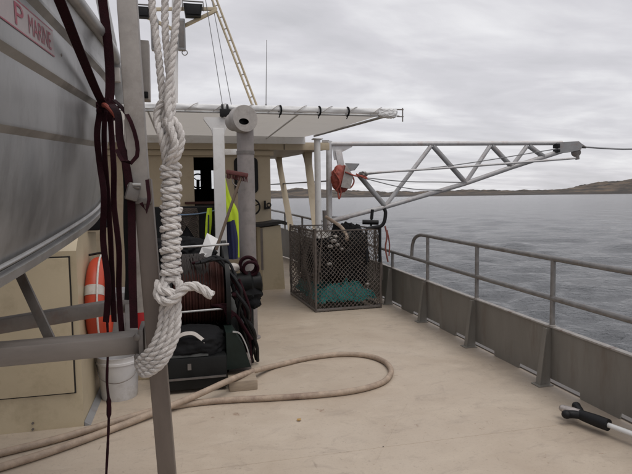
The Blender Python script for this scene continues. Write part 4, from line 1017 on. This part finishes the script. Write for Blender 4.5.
def garment(pts_l, pts_r, y, fold, seed):
    # columns between a left and a right edge given as lists of (x, z) from top to bottom
    p = MB(); n = 14; rows = []
    L_ = catmull([(x, y, z) for x, z in pts_l], 0.03); R_ = catmull([(x, y, z) for x, z in pts_r], 0.03)
    k = 26
    def samp(P, t):
        f = t * (len(P) - 1); i = min(len(P) - 2, int(f)); return P[i].lerp(P[i + 1], f - i)
    for s_ in (0, 1):
        for j in range(k + 1):
            a, c = samp(L_, j / k), samp(R_, j / k)
            for i in range(n + 1):
                q = a.lerp(c, i / n)
                e_ = math.sin(math.pi * i / n)
                f_ = fold * math.sin(i * 1.35 + seed + 0.6 * math.sin(j * .2)) * (0.3 + 0.7 * j / k)
                p.v.append(q + Vector((0, (-0.06 * e_ if s_ == 0 else 0.05 * e_) + f_, 0)))
    w_ = n + 1
    for s_ in (0, 1):
        o_ = s_ * (k + 1) * w_
        for j in range(k):
            for i in range(n):
                a = o_ + j * w_ + i
                p.f.append((a, a + 1, a + w_ + 1, a + w_) if s_ else (a, a + w_, a + w_ + 1, a + 1))
    return p
vx = thing('hi_vis_jacket', 'yellow and navy high visibility jacket hanging between white post and pipe', 'jacket', (0.53, 6.95, 0.85))
p = garment([(0.44, 1.86), (0.40, 1.6), (0.39, 1.25), (0.40, 0.85)], [(0.50, 1.86), (0.56, 1.62), (0.66, 1.38), (0.68, 0.85)], 6.95, 0.018, 1); jk = p.build('jacket', 'hi_vis', vx, ang=80)
p = garment([(0.485, 1.30), (0.485, 1.1), (0.49, 0.84)], [(0.595, 1.33), (0.63, 1.1), (0.625, 0.84)], 6.86, 0.012, 2); p.build('navy_panel', 'navy_cloth', jk, ang=80)
p = MB(); p.torus((0.475, 6.93, 1.87), (0, 1, 0), 0.03, 0.005, 6, 16); p.build('hook', 'steel_dark', vx)
vs_ = thing('hi_vis_vest', 'narrow yellow green vest hanging left of the white post over the dark bin', 'vest', (0.26, 6.9, 1.1))
p = garment([(0.265, 1.48), (0.24, 1.3), (0.225, 1.06)], [(0.325, 1.48), (0.315, 1.3), (0.29, 1.08)], 6.9, 0.012, 3); p.build('vest', 'hi_vis', vs_, ang=80)
p = garment([(0.268, 1.40), (0.262, 1.25), (0.25, 1.09)], [(0.285, 1.40), (0.28, 1.25), (0.27, 1.09)], 6.83, 0.004, 3); p.build('trim', 'navy_cloth', vs_, ang=80)

# ------------------------------------------------------------------ deck locker, lifebuoy, bucket
lk = thing('deck_locker', 'large cream deck locker with a flush door under the dinghy', 'locker', (-1.6, 4.5, 0))
p = MB(); p.prism([(-0.745, 4.06, 0.0), (-0.745, 4.95, 0.0), (-0.745, 4.95, 1.33), (-0.745, 4.20, 1.375), (-0.745, 4.06, 1.25)], (-1.9, 0, 0))
p.build('body', 'cream_paint', lk, smooth=False)
p = MB(); p.span((-1.95, 4.040, 0.255), (-0.795, 4.058, 1.205), 0.004); dr = p.build('door', 'cream_paint', lk)
p = MB(); p.span((-1.96, 4.054, 0.245), (-0.785, 4.0595, 1.215)); p.build('door_seal', 'interior', lk, smooth=False)
p = MB(); p.span((-1.30, 4.028, 0.765), (-1.03, 4.039, 0.785), 0.004); p.build('door_rib', 'cream_paint', dr)
for q_ in ((-1.074, 4.060, 0.059), (-1.076, 4.060, 0.016)):
    p = MB(); p.rod(q_, Vector(q_) + Vector((0, -0.010, 0)), 0.008, 10); p.build('drain_bolt', 'steel_dark', lk)
p = MB(); p.prism([(-0.70, 4.06, 0.0), (-0.742, 4.06, 0.0), (-0.742, 4.06, 0.03)], (0, 0.89, 0)); p.build('kick_strip', 'grey_paint', lk, smooth=False)
p = MB(); p.span((-1.35, 4.10, 1.30), (-0.93, 4.28, 1.42), 0.02); tag(p.build('black_tray', 'black_rubber'), 'black rubber tray resting on the front edge of the cream locker', 'tray')
p = MB(); p.span((-1.60, 4.55, 1.36), (-0.64, 5.1, 1.85), 0.03); tag(p.build('black_crate', 'black_cloth'), 'black covered crate on the cream locker under the dinghy bow', 'crate')

lb = thing('lifebuoy', 'orange red lifebuoy with white bands hung on the cream locker side', 'lifebuoy', (-0.68, 4.55, 0.80))
lc = Vector((-0.675, 4.56, 0.80))
p = MB(); p.torus(lc, (1, 0, 0), 0.285, 0.068, 18, 56); p.build('ring', 'lifebuoy_red', lb)
for a0 in (20, 110, 200, 290):
    p = MB(); p.torus(lc, (1, 0, 0), 0.285, 0.0705, 18, 6, R(a0 - 6.5), R(a0 + 6.5)); p.build('band', 'band_white', lb)
p = MB(); p.sweep(catmull([lc + Vector((0.03 + 0.02 * math.sin(k * 1.5708 * 2), 0.37 * math.cos(2 * math.pi * k / 16) * (1 + 0.03 * math.sin(k * 1.57)), 0.37 * math.sin(2 * math.pi * k / 16) * (1 + .03 * math.sin(k * 1.57)))) for k in range(16)], 0.04, True), 0.007, 7, closed=True); p.build('grab_line', 'rope_white', lb)
p = MB(); p.rod((-0.745, 4.56, 1.17), (-0.62, 4.56, 1.19), 0.009, 8); p.build('hanger', 'black_rubber', lb)

bk = thing('white_bucket', 'white plastic bucket with wire handle on deck beside the locker', 'bucket', (-0.565, 4.62, 0))
bc = Vector((-0.565, 4.62, 0.0))
p = MB(); p.lathe(bc, (0, 0, 1), [(0.130, 0.004), (0.135, 0.0), (0.140, 0.02), (0.162, 0.29), (0.170, 0.292), (0.170, 0.31), (0.165, 0.312), (0.165, 0.345), (0.168, 0.35), (0.160, 0.35), (0.136, 0.02)], 40, cap=False); p.add([bc + Vector((0.134 * math.cos(k * .2094), 0.134 * math.sin(k * .2094), 0.015)) for k in range(30)], [tuple(range(30))]); p.build('pail', 'bucket_white', bk)
p = MB(); p.lathe(bc, (0, 0, 1), [(0.001, 0.26), (0.155, 0.26)], 30, cap=False); p.build('contents', 'black_rubber', bk)
p = MB(); p.sweep(catmull([bc + Vector((-0.172, -0.01, 0.30)), bc + Vector((-0.12, -0.14, 0.20)), bc + Vector((0, -0.185, 0.165)), bc + Vector((0.12, -0.14, 0.20)), bc + Vector((0.172, -0.01, 0.30))], 0.02), 0.004, 6); p.build('wire_handle', 'steel_dark', bk)
p = MB(); p.span((-0.47, 4.98, 0.0), (-0.24, 5.3, 0.36), 0.01); tag(p.build('cream_plinth', 'cream_paint'), 'small cream plinth on deck behind the bucket', 'plinth')
fc = thing('fuel_can', 'bright red fuel can behind the straps, right of the lifebuoy', 'fuel can', (-0.36, 5.12, 0.36))
p = MB(); p.box((-0.36, 5.12, 0.50), (0.17, 0.26, 0.28), None, 0.03); p.build('body', 'red_plastic', fc)
p = MB(); p.sweep(catmull([(-0.36, 5.02, 0.63), (-0.36, 5.05, 0.69), (-0.36, 5.15, 0.69), (-0.36, 5.2, 0.63)], 0.02), 0.014, 8); p.build('grip', 'red_plastic', fc)
p = MB(); p.rod((-0.36, 5.23, 0.63), (-0.36, 5.23, 0.67), 0.026, 14); p.build('cap', 'black_rubber', fc)
p = MB(); p.span((-0.72, 5.25, 0), (-0.50, 5.6, 0.75), 0.02); tag(p.build('grey_bin', 'grey_paint'), 'grey box standing on deck beyond the lifebuoy and bucket', 'box')

# ------------------------------------------------------------------ rack for the dinghy
rk = thing('dinghy_rack', 'grey steel rack of posts and beams carrying the aluminium dinghy', 'rack', (-1.0, 2.0, 0))
p = MB(); p.bar((-0.044, 1.70, 0.0), (-0.120, 1.70, 1.66), 0.052, 0.070, (0, 1, 0), 0.005); lpst = p.build('lower_post', 'post_brown', rk)
p = MB(); p.bar((-0.126, 1.70, 1.585), (-0.156, 1.70, 2.62), 0.054, 0.074, (0, 1, 0), 0.006); upst = p.build('upper_post', 'galv_dull', rk)
p = MB(); p.bar((-0.125, 1.70, 1.586), (-0.125, 1.70, 1.602), 0.062, 0.084, (0, 1, 0), 0.003); p.build('sleeve_collar', 'steel_dark', upst)
p = MB(); p.bar((-0.106, 1.800, 2.083), (-0.108, 1.800, 1.904), 0.028, 0.05, (0, 1, 0), 0.003); p.build('side_channel', 'galv_dull', rk)
p = MB(); p.box((-0.105, 1.790, 1.918), (0.012, 0.04, 0.02), None, 0.002); p.build('channel_bolt', 'black_rubber', rk)
p = MB(); p.bar((-0.145, 1.74, 1.163), (-2.0, 1.60, 1.163), 0.088, 0.056, (0, 0, 1), 0.006); fb = p.build('front_beam', 'beam_grey', rk)
p = MB(); p.box((-0.139, 1.73, 1.165), (0.014, 0.13, 0.10), None, 0.003); p.build('end_plate', 'steel_dark', fb)
for z_ in (1.135, 1.195):
    p = MB(); p.lathe((-0.15, 1.675, z_), (0, -1, 0), [(0.011, 0), (0.011, 0.012), (0.006, 0.014)], 6); p.build('bolt', 'steel_dark', fb)
p = MB(); p.bar((-0.22, 2.40, 1.163), (-2.0, 2.02, 1.02), 0.06, 0.056, (0, 0, 1), 0.005); p.build('rear_beam', 'steel_dark', rk)
p = MB(); p.bar((-0.205, 2.43, 1.12), (-0.205, 2.43, 1.93), 0.06, 0.06, (0, 1, 0), 0.005); p.build('rear_upright', 'galv_dull', rk)
p = MB(); p.bar((-0.175, 1.79, 1.15), (-0.235, 2.36, 1.15), 0.04, 0.04, (0, 0, 1), 0.004); p.build('side_rail', 'steel_dark', rk)
p = MB(); p.bar((-0.255, 2.587, 2.021), (-0.341, 2.578, 2.585), 0.05, 0.012, (0, 1, 0.3), 0.002); p.build('slanting_flat', 'galv', rk)
p = MB(); p.box((-0.271, 2.548, 2.138), (0.03, 0.03, 0.06), None, 0.004); p.build('catch', 'band_white', rk)
a_, c_ = Vector((-0.415, 1.818, 1.158)), Vector((-0.538, 1.946, 1.383))
p = MB(); p.bar(a_, c_, 0.032, 0.010, (0.2, 1, 0), 0.002); br_ = p.build('hull_prop', 'steel_dark', rk)
p = MB(); p.lathe(Vector((-0.418, 1.809, 1.167)), (0, -1, 0), [(0.012, 0), (0.012, 0.012), (0.006, 0.014)], 6); p.build('bolt', 'steel_dark', br_)
for y_, yy in ((1.61, 2.3), (2.02, 2.0)):
    p = MB(); p.bar((-2.02, y_, 0.0), (-2.02, y_, yy), 0.07, 0.07, (0, 1, 0), 0.006); p.build('port_post', 'steel_dark', rk)
p = MB(); p.bar((-0.15, 1.64, 2.56), (-0.15, 1.45, 2.56), 0.03, 0.03, (0, 0, 1), 0.004); p.rod((-0.17, 1.55, 2.55), (0.06, 1.55, 2.55), 0.014, 10); p.build('rope_peg', 'galv_dull', rk)

# ------------------------------------------------------------------ aluminium dinghy
HA = R(6.0); HB = Vector((-1.33, -0.2, 0)); HL, HW, HS0 = 4.0, 0.76, 2.5
hax = Vector((math.sin(HA), math.cos(HA), 0)); hsx = Vector((math.cos(HA), -math.sin(HA), 0))
def hw_(s): return HW * (1 - max(0.0, (s - HS0) / (HL - HS0)) ** 2.3) - 0.05 * max(0.0, 1 - s / 1.2) ** 2
def chine(s): return 1.37 + 0.14 * max(0.0, s - 1.6) ** 1.3
def gunw(s): return 2.265 - 0.05 * (s - 1.6) + 0.06 * max(0, s - 2.5) ** 2
def strk(s): return (1.785 + 0.05 * (s - 1.75), 1.97 + 0.0 * s, 2.135 - 0.045 * (s - 1.8))
def hp_(s, z, side=1, off=0.0):
    top = gunw(s); half = max(0.0, hw_(s) + 0.012 - 0.05 * (top - z) - 0.085 * max(0.0, (top - z) / 0.85) ** 2.2 + off) if s < HL else 0.0
    return HB + hax * (s + 0.10 * (z - 2.0) * max(0, (s - HS0) / (HL - HS0))) + hsx * (half * side) + Vector((0, 0, z))
def rows_at(s):
    ch, top = chine(s), gunw(s); rows = [(ch, -0.004), (ch + 0.03, 0.0)]
    for z in strk(s):
        rows += [(z - 0.020, -0.004), (z - 0.002, 0.010), (z + 0.006, 0.011)]
    rows.insert(2, (ch + 0.10, 0.0)); rows.insert(3, (ch + 0.20, 0.0)); rows.insert(4, (ch + 0.29, 0.0))
    rows += [(top - 0.07, 0.002), (top, 0.008)]
    res = []; last = ch - 0.001
    for z, o_ in rows:
        z = max(z, last + 0.004); z = min(z, top); res.append((z, o_)); last = z
    return res
dg = thing('aluminium_dinghy', 'bare aluminium dinghy with pressed strakes lashed high on the rack', 'dinghy', (-1.2, 1.8, 1.15))
ST = [0.0, 0.4, 0.8, 1.1] + [1.3 + 0.05 * i for i in range(54)]
p = MB()
for side in (1, -1):
    o_ = len(p.v); nr_ = len(rows_at(1.0)) + 4
    for s in ST:
        ch = chine(s); kz = ch - 0.15 * min(1, hw_(s) / HW * 1.05)
        for q in range(4):
            t = q / 4.0; hwc = max(0.0, hw_(s) + 0.012 - 0.05 * (gunw(s) - ch) - 0.085 * max(0.0, (gunw(s) - ch) / 0.85) ** 2.2 - 0.004)
            p.v.append(HB + hax * s + hsx * (hwc * t * side) + Vector((0, 0, kz + (ch - kz) * t ** 1.15)))
        for z, off in rows_at(s): p.v.append(hp_(s, z, side, off))
    for i in range(len(ST) - 1):
        for j in range(nr_ - 1):
            a = o_ + i * nr_ + j
            f = (a, a + nr_, a + nr_ + 1, a + 1)
            p.f.append(f if side == 1 else f[::-1])
hull_o = p.build('hull', 'hull_alu', dg, ang=16)
p = MB(); p.add([hp_(0, gunw(0), 1), hp_(0, gunw(0), -1), hp_(0, chine(0), -1), HB + Vector((0, 0, chine(0) - .15)), hp_(0, chine(0), 1)], [(0, 1, 2, 3, 4)]); p.build('transom', 'hull_alu', dg, smooth=False)
for side in (1, -1):
    p = MB(); p.ribbon([hp_(s, chine(s) - 0.006, side, 0.010) for s in ST if s < 3.9], 0.032, (0.35, 0, 1), 0.020); p.build('chine_rail', 'alu_bright', hull_o)
    p = MB(); p.sweep([hp_(s, chine(s) + 0.032, side, 0.012) for s in ST if s < 3.85], 0.007, 8); p.build('chine_bead', 'alu_bright', hull_o)
    p = MB(); p.sweep([hp_(s, gunw(s), side, 0.014) for s in ST if s < 3.98], 0.024, 10); p.build('gunwale', 'alu_bright', dg)
p = MB(); nc = 12
for s in ST:
    for k in range(nc + 1):
        t = -1 + 2 * k / nc
        q = hp_(s, gunw(s) + 0.012, 1 if t >= 0 else -1, -0.002); mid = HB + hax * s; mid.z = q.z
        q = mid.lerp(q, abs(t)); q.z += 0.20 * (1 - abs(t) ** 3) * min(1, max(0, hw_(s)) / 0.3) + 0.02 * noise.noise(Vector((s * 4, t * 3, 0)))
        p.v.append(q)
for i in range(len(ST) - 1):
    for k in range(nc):
        a = i * (nc + 1) + k; p.f.append((a, a + 1, a + nc + 2, a + nc + 1))
p.build('canvas_cover', 'canvas_dark', dg, ang=70)
for s in (2.12, 2.4, 2.7):
    for z in strk(s)[1:2]:
        p = MB(); p.lathe(hp_(s, z + 0.07, 1, 0.002), hsx, [(0.006, 0), (0.004, 0.003)], 8); p.build('rivet', 'steel_dark', hull_o)
# maker's decal on the side
def on_hull(s, z, off): return hp_(s, z, 1, off)
def decal(s0, s1, z0, z1, m, name, off):
    p = MB(); n = 8; vv = []
    for j in range(3):
        for i in range(n + 1):
            z = z0 + (z1 - z0) * j / 2; q = s0 + (s1 - s0) * i / n; vv.append(on_hull(q, z, lap(q, z) + off))
    p.add(vv, [(j * (n + 1) + i, j * (n + 1) + i + 1, (j + 1) * (n + 1) + i + 1, (j + 1) * (n + 1) + i) for j in range(2) for i in range(n)])
    return p.build(name, m, hull_o)
def lap(s, z):
    # offset of the lapped side between the second and third strake
    z0, z1 = strk(s)[1] + 0.006, strk(s)[2] - 0.020
    return 0.011 + (z - z0) / (z1 - z0) * (-0.004 - 0.011)
decal(1.55, 2.05, 2.02, 2.088, 'sticker_white', 'decal', 0.0015)
def lettering(txt, s0, s1, z0, h, m):
    cu = bpy.data.curves.new('lettering', 'FONT'); cu.body = txt; cu.size = 1.0; cu.extrude = 0.0
    tmp = bpy.data.objects.new('tmp', cu); col.objects.link(tmp)
    dg_ = bpy.context.evaluated_depsgraph_get(); me = bpy.data.meshes.new_from_object(tmp.evaluated_get(dg_))
    bpy.data.objects.remove(tmp); bpy.data.curves.remove(cu)
    xs = [v.co.x for v in me.vertices]; yv = [v.co.y for v in me.vertices]
    x0, x1, y0, y1 = min(xs), max(xs), min(yv), max(yv)
    p = MB()
    vv = []
    for v in me.vertices:
        s = s0 + (s1 - s0) * (v.co.x - x0) / (x1 - x0); z = z0 + h * (v.co.y - y0) / (y1 - y0)
        vv.append(on_hull(s, z, lap(s, z) + 0.0028))
    p.add(vv, [tuple(f.vertices) for f in me.polygons]); bpy.data.meshes.remove(me)
    p.build('lettering', m, hull_o, smooth=False)
lettering('P', 1.775, 1.83, 2.028, 0.054, 'sticker_red')
lettering('MARINE', 1.862, 2.025, 2.030, 0.048, 'sticker_red')
decal(1.55, 2.05, 2.0885, 2.092, 'sticker_red', 'decal_border', 0.002)
decal(1.55, 2.05, 2.016, 2.0195, 'sticker_red', 'decal_border', 0.002)
p = MB(); vv = [on_hull(s, z, 0.0145 - (z - strk(s)[2]) * 0.13) for s, z in ((2.10, 2.138), (2.22, 2.134), (2.22, 2.168), (2.10, 2.174))]; p.add(vv, [(0, 1, 2, 3)]); p.build('blue_decal', 'sticker_blue', hull_o, smooth=False)

# ------------------------------------------------------------------ lashing straps
sp = thing('lashing_strap', 'dark red webbing straps knotted and hanging off the dinghy bow', 'strap', (-0.309, 2.251, 1.089))
def strap(pts, w, name='webbing', side=(1, -0.25, 0), m='maroon_cloth'):
    p = MB(); p.ribbon(catmull(pts, 0.02), w, side, 0.004); return p.build(name, m, sp)
strap([(-0.328, 1.586, 2.184), (-0.316, 1.662, 2.143), (-0.306, 1.881, 2.064), (-0.293, 2.088, 1.987), (-0.274, 2.152, 1.935)], 0.030)
strap([(-0.274, 2.167, 2.412), (-0.269, 2.179, 2.310), (-0.258, 2.187, 2.170), (-0.256, 2.187, 2.043), (-0.261, 2.159, 1.929)], 0.034)
p = MB(); p.blob((-0.268, 2.171, 1.930), (0.075, 0.06, 0.085), 4, 0.3, 3, 3); p.build('knot', 'maroon_cloth', sp)
p = MB(); p.torus((-0.258, 2.137, 1.925), (1, 0.2, 1), 0.026, 0.008, 8, 20); p.build('tail_loop', 'float_rust', sp)
strap([(-0.292, 2.155, 1.920), (-0.302, 2.131, 1.834), (-0.298, 2.142, 1.727), (-0.283, 2.099, 1.617), (-0.295, 2.121, 1.453), (-0.278, 2.074, 1.294), (-0.294, 2.098, 1.154)], 0.022)
strap([(-0.273, 2.140, 1.918), (-0.277, 2.125, 1.834), (-0.278, 2.128, 1.744), (-0.275, 2.131, 1.654), (-0.269, 2.117, 1.490), (-0.267, 2.104, 1.325), (-0.265, 2.091, 1.154)], 0.024, side=(1, -0.9, 0.2))
strap([(-0.255, 2.136, 1.918), (-0.250, 2.117, 1.815), (-0.244, 2.086, 1.706), (-0.251, 2.110, 1.581), (-0.235, 2.063, 1.420), (-0.243, 2.084, 1.272), (-0.235, 2.050, 1.113)], 0.022, side=(1, -0.6, 0))
strap([(-0.236, 2.039, 1.928), (-0.194, 1.818, 1.862), (-0.179, 1.705, 1.774), (-0.161, 1.664, 1.699), (-0.150, 1.654, 1.598), (-0.151, 1.645, 1.484), (-0.153, 1.635, 1.341), (-0.153, 1.627, 1.232)], 0.022)
strap([(-0.217, 1.932, 1.927), (-0.170, 1.710, 1.867), (-0.142, 1.648, 1.819), (-0.127, 1.640, 1.762), (-0.128, 1.637, 1.722), (-0.145, 1.640, 1.703), (-0.170, 1.647, 1.712), (-0.186, 1.684, 1.743)], 0.011)
strap([(-0.169, 1.700, 1.744), (-0.162, 1.681, 1.642), (-0.167, 1.683, 1.526), (-0.165, 1.673, 1.394), (-0.171, 1.668, 1.307)], 0.020, m='black_cloth')
strap([(-0.120, 1.615, 1.590), (-0.107, 1.610, 1.564), (-0.098, 1.611, 1.598), (-0.103, 1.637, 1.655)], 0.010)
p = MB(); p.box((-0.143, 1.638, 1.621), (0.035, 0.03, 0.05), (0, 0.3, 0.2), 0.006); p.rod((-0.155, 1.632, 1.638), (-0.122, 1.624, 1.632), 0.006, 8); p.build('ratchet', 'steel_dark', sp)
p = MB(); p.rod((-0.141, 1.624, 1.642), (-0.119, 1.619, 1.641), 0.004, 8); p.build('ratchet_pin', 'galv', sp)
rs = random.Random(4); p = MB()
pts = [Vector((-0.290, 2.098, 1.169)), Vector((-0.289, 2.090, 1.070)), Vector((-0.297, 2.083, 0.943)), Vector((-0.293, 2.075, 0.852)), Vector((-0.300, 2.067, 0.724)), Vector((-0.311, 2.059, 0.585)), Vector((-0.320, 2.050, 0.432))]
pth = catmull(pts, 0.012); p.sweep(pth, [0.0042 + (0.004 if abs(i - 26) < 3 else 0) + 0.0012 * rs.random() for i in range(len(pth))], 7); p.build('trailing_cord', 'maroon_cloth', sp)

# ------------------------------------------------------------------ white rope hank on the post
rp = thing('mooring_rope', 'thick white laid rope hanging in a wrapped hank on the rack post', 'rope', (-0.085, 1.611, 1.102))
RR = 0.0125
for pts in (((-0.076, 1.706, 2.390), (-0.076, 1.694, 2.231), (-0.073, 1.686, 2.130), (-0.062, 1.665, 2.027), (-0.054, 1.655, 1.912), (-0.049, 1.646, 1.812), (-0.048, 1.640, 1.740), (-0.045, 1.645, 1.669)),
            ((-0.026, 1.694, 2.389), (-0.033, 1.684, 2.231), (-0.040, 1.677, 2.115), (-0.035, 1.657, 1.998), (-0.026, 1.637, 1.895), (-0.031, 1.632, 1.824), (-0.041, 1.630, 1.767), (-0.039, 1.643, 1.669)),
            ((0.011, 1.686, 2.388), (0.003, 1.665, 2.226), (-0.009, 1.659, 2.112), (-0.023, 1.633, 1.992), (-0.037, 1.630, 1.908), (-0.036, 1.614, 1.835), (-0.027, 1.617, 1.766), (-0.031, 1.641, 1.669)),
            ((-0.052, 1.642, 1.881), (-0.067, 1.643, 1.853), (-0.070, 1.641, 1.819), (-0.060, 1.626, 1.781), (-0.053, 1.631, 1.739), (-0.048, 1.646, 1.678)),
            ((-0.028, 1.622, 1.828), (-0.010, 1.615, 1.800), (-0.004, 1.611, 1.763), (-0.015, 1.611, 1.726), (-0.030, 1.623, 1.702), (-0.034, 1.642, 1.669)),
            ((-0.045, 1.620, 1.828), (-0.029, 1.603, 1.787), (-0.022, 1.599, 1.748), (-0.037, 1.610, 1.715), (-0.045, 1.640, 1.677))):
    p = MB(); p.rope([Vector(q) for q in pts], RR * 0.86, phase=random.random() * 6); p.build('hanging_fall', 'rope_white', rp)
A_, B_ = Vector((-0.036, 1.644, 1.695)), Vector((-0.045, 1.621, 1.363)); axw = (B_ - A_).normalized(); uw = Vector((1, 0, 0)); uw = (uw - axw * uw.dot(axw)).normalized(); ww = axw.cross(uw)
turns = 15.5; hx = []
for k in range(int(turns * 16) + 1):
    t = k / (turns * 16); a = 2 * math.pi * turns * t
    rr_ = 0.0205 + 0.0022 * math.sin(a * 0.37) + 0.0015 * math.sin(a * .71 + 1)
    hx.append(A_.lerp(B_, t) + (uw * math.cos(a) + ww * math.sin(a)) * rr_ + axw * 0.002 * math.sin(a * 1.3))
p = MB(); p.rope(hx, 0.0107, step=0.006); p.build('wrapping', 'rope_white', rp)
p = MB(); p.rod(A_, B_, 0.017, 12); p.build('wrapped_core', 'rope_white', rp)
for pts, r_ in (([(-0.060, 1.620, 1.361), (-0.077, 1.607, 1.347), (-0.082, 1.597, 1.326), (-0.063, 1.581, 1.313), (-0.038, 1.575, 1.319), (-0.018, 1.577, 1.340), (0.007, 1.577, 1.353), (0.034, 1.570, 1.347), (0.067, 1.561, 1.325)], 0.0138),
            ([(-0.032, 1.608, 1.368), (-0.021, 1.594, 1.352), (-0.030, 1.584, 1.331), (-0.054, 1.580, 1.339), (-0.076, 1.596, 1.343), (-0.082, 1.620, 1.363)], 0.0125),
            ([(-0.065, 1.617, 1.374), (-0.060, 1.598, 1.342), (-0.050, 1.598, 1.312), (-0.057, 1.602, 1.277)], 0.0125)):
    p = MB(); p.rope([Vector(q) for q in pts], r_); p.build('knot', 'rope_white', rp)
for k, pts in enumerate((((-0.063, 1.619, 1.339), (-0.071, 1.611, 1.282), (-0.081, 1.609, 1.225), (-0.102, 1.611, 1.180), (-0.129, 1.635, 1.146), (-0.150, 1.680, 1.120), (-0.153, 1.752, 1.114)),
            ((-0.052, 1.611, 1.339), (-0.057, 1.602, 1.277), (-0.067, 1.595, 1.216), (-0.090, 1.597, 1.168), (-0.120, 1.622, 1.134), (-0.147, 1.668, 1.108), (-0.157, 1.752, 1.099)),
            ((-0.041, 1.603, 1.340), (-0.043, 1.594, 1.278), (-0.053, 1.586, 1.208), (-0.079, 1.588, 1.155), (-0.112, 1.614, 1.121), (-0.141, 1.655, 1.099), (-0.154, 1.750, 1.086)),
            ((-0.030, 1.606, 1.339), (-0.029, 1.591, 1.278), (-0.039, 1.582, 1.205), (-0.069, 1.585, 1.143), (-0.104, 1.606, 1.108), (-0.132, 1.642, 1.090), (-0.152, 1.749, 1.074)))):
    p = MB(); p.rope([Vector(q) for q in pts], RR * 0.88, phase=k * 1.3); p.build('lower_bight', 'rope_white', rp)
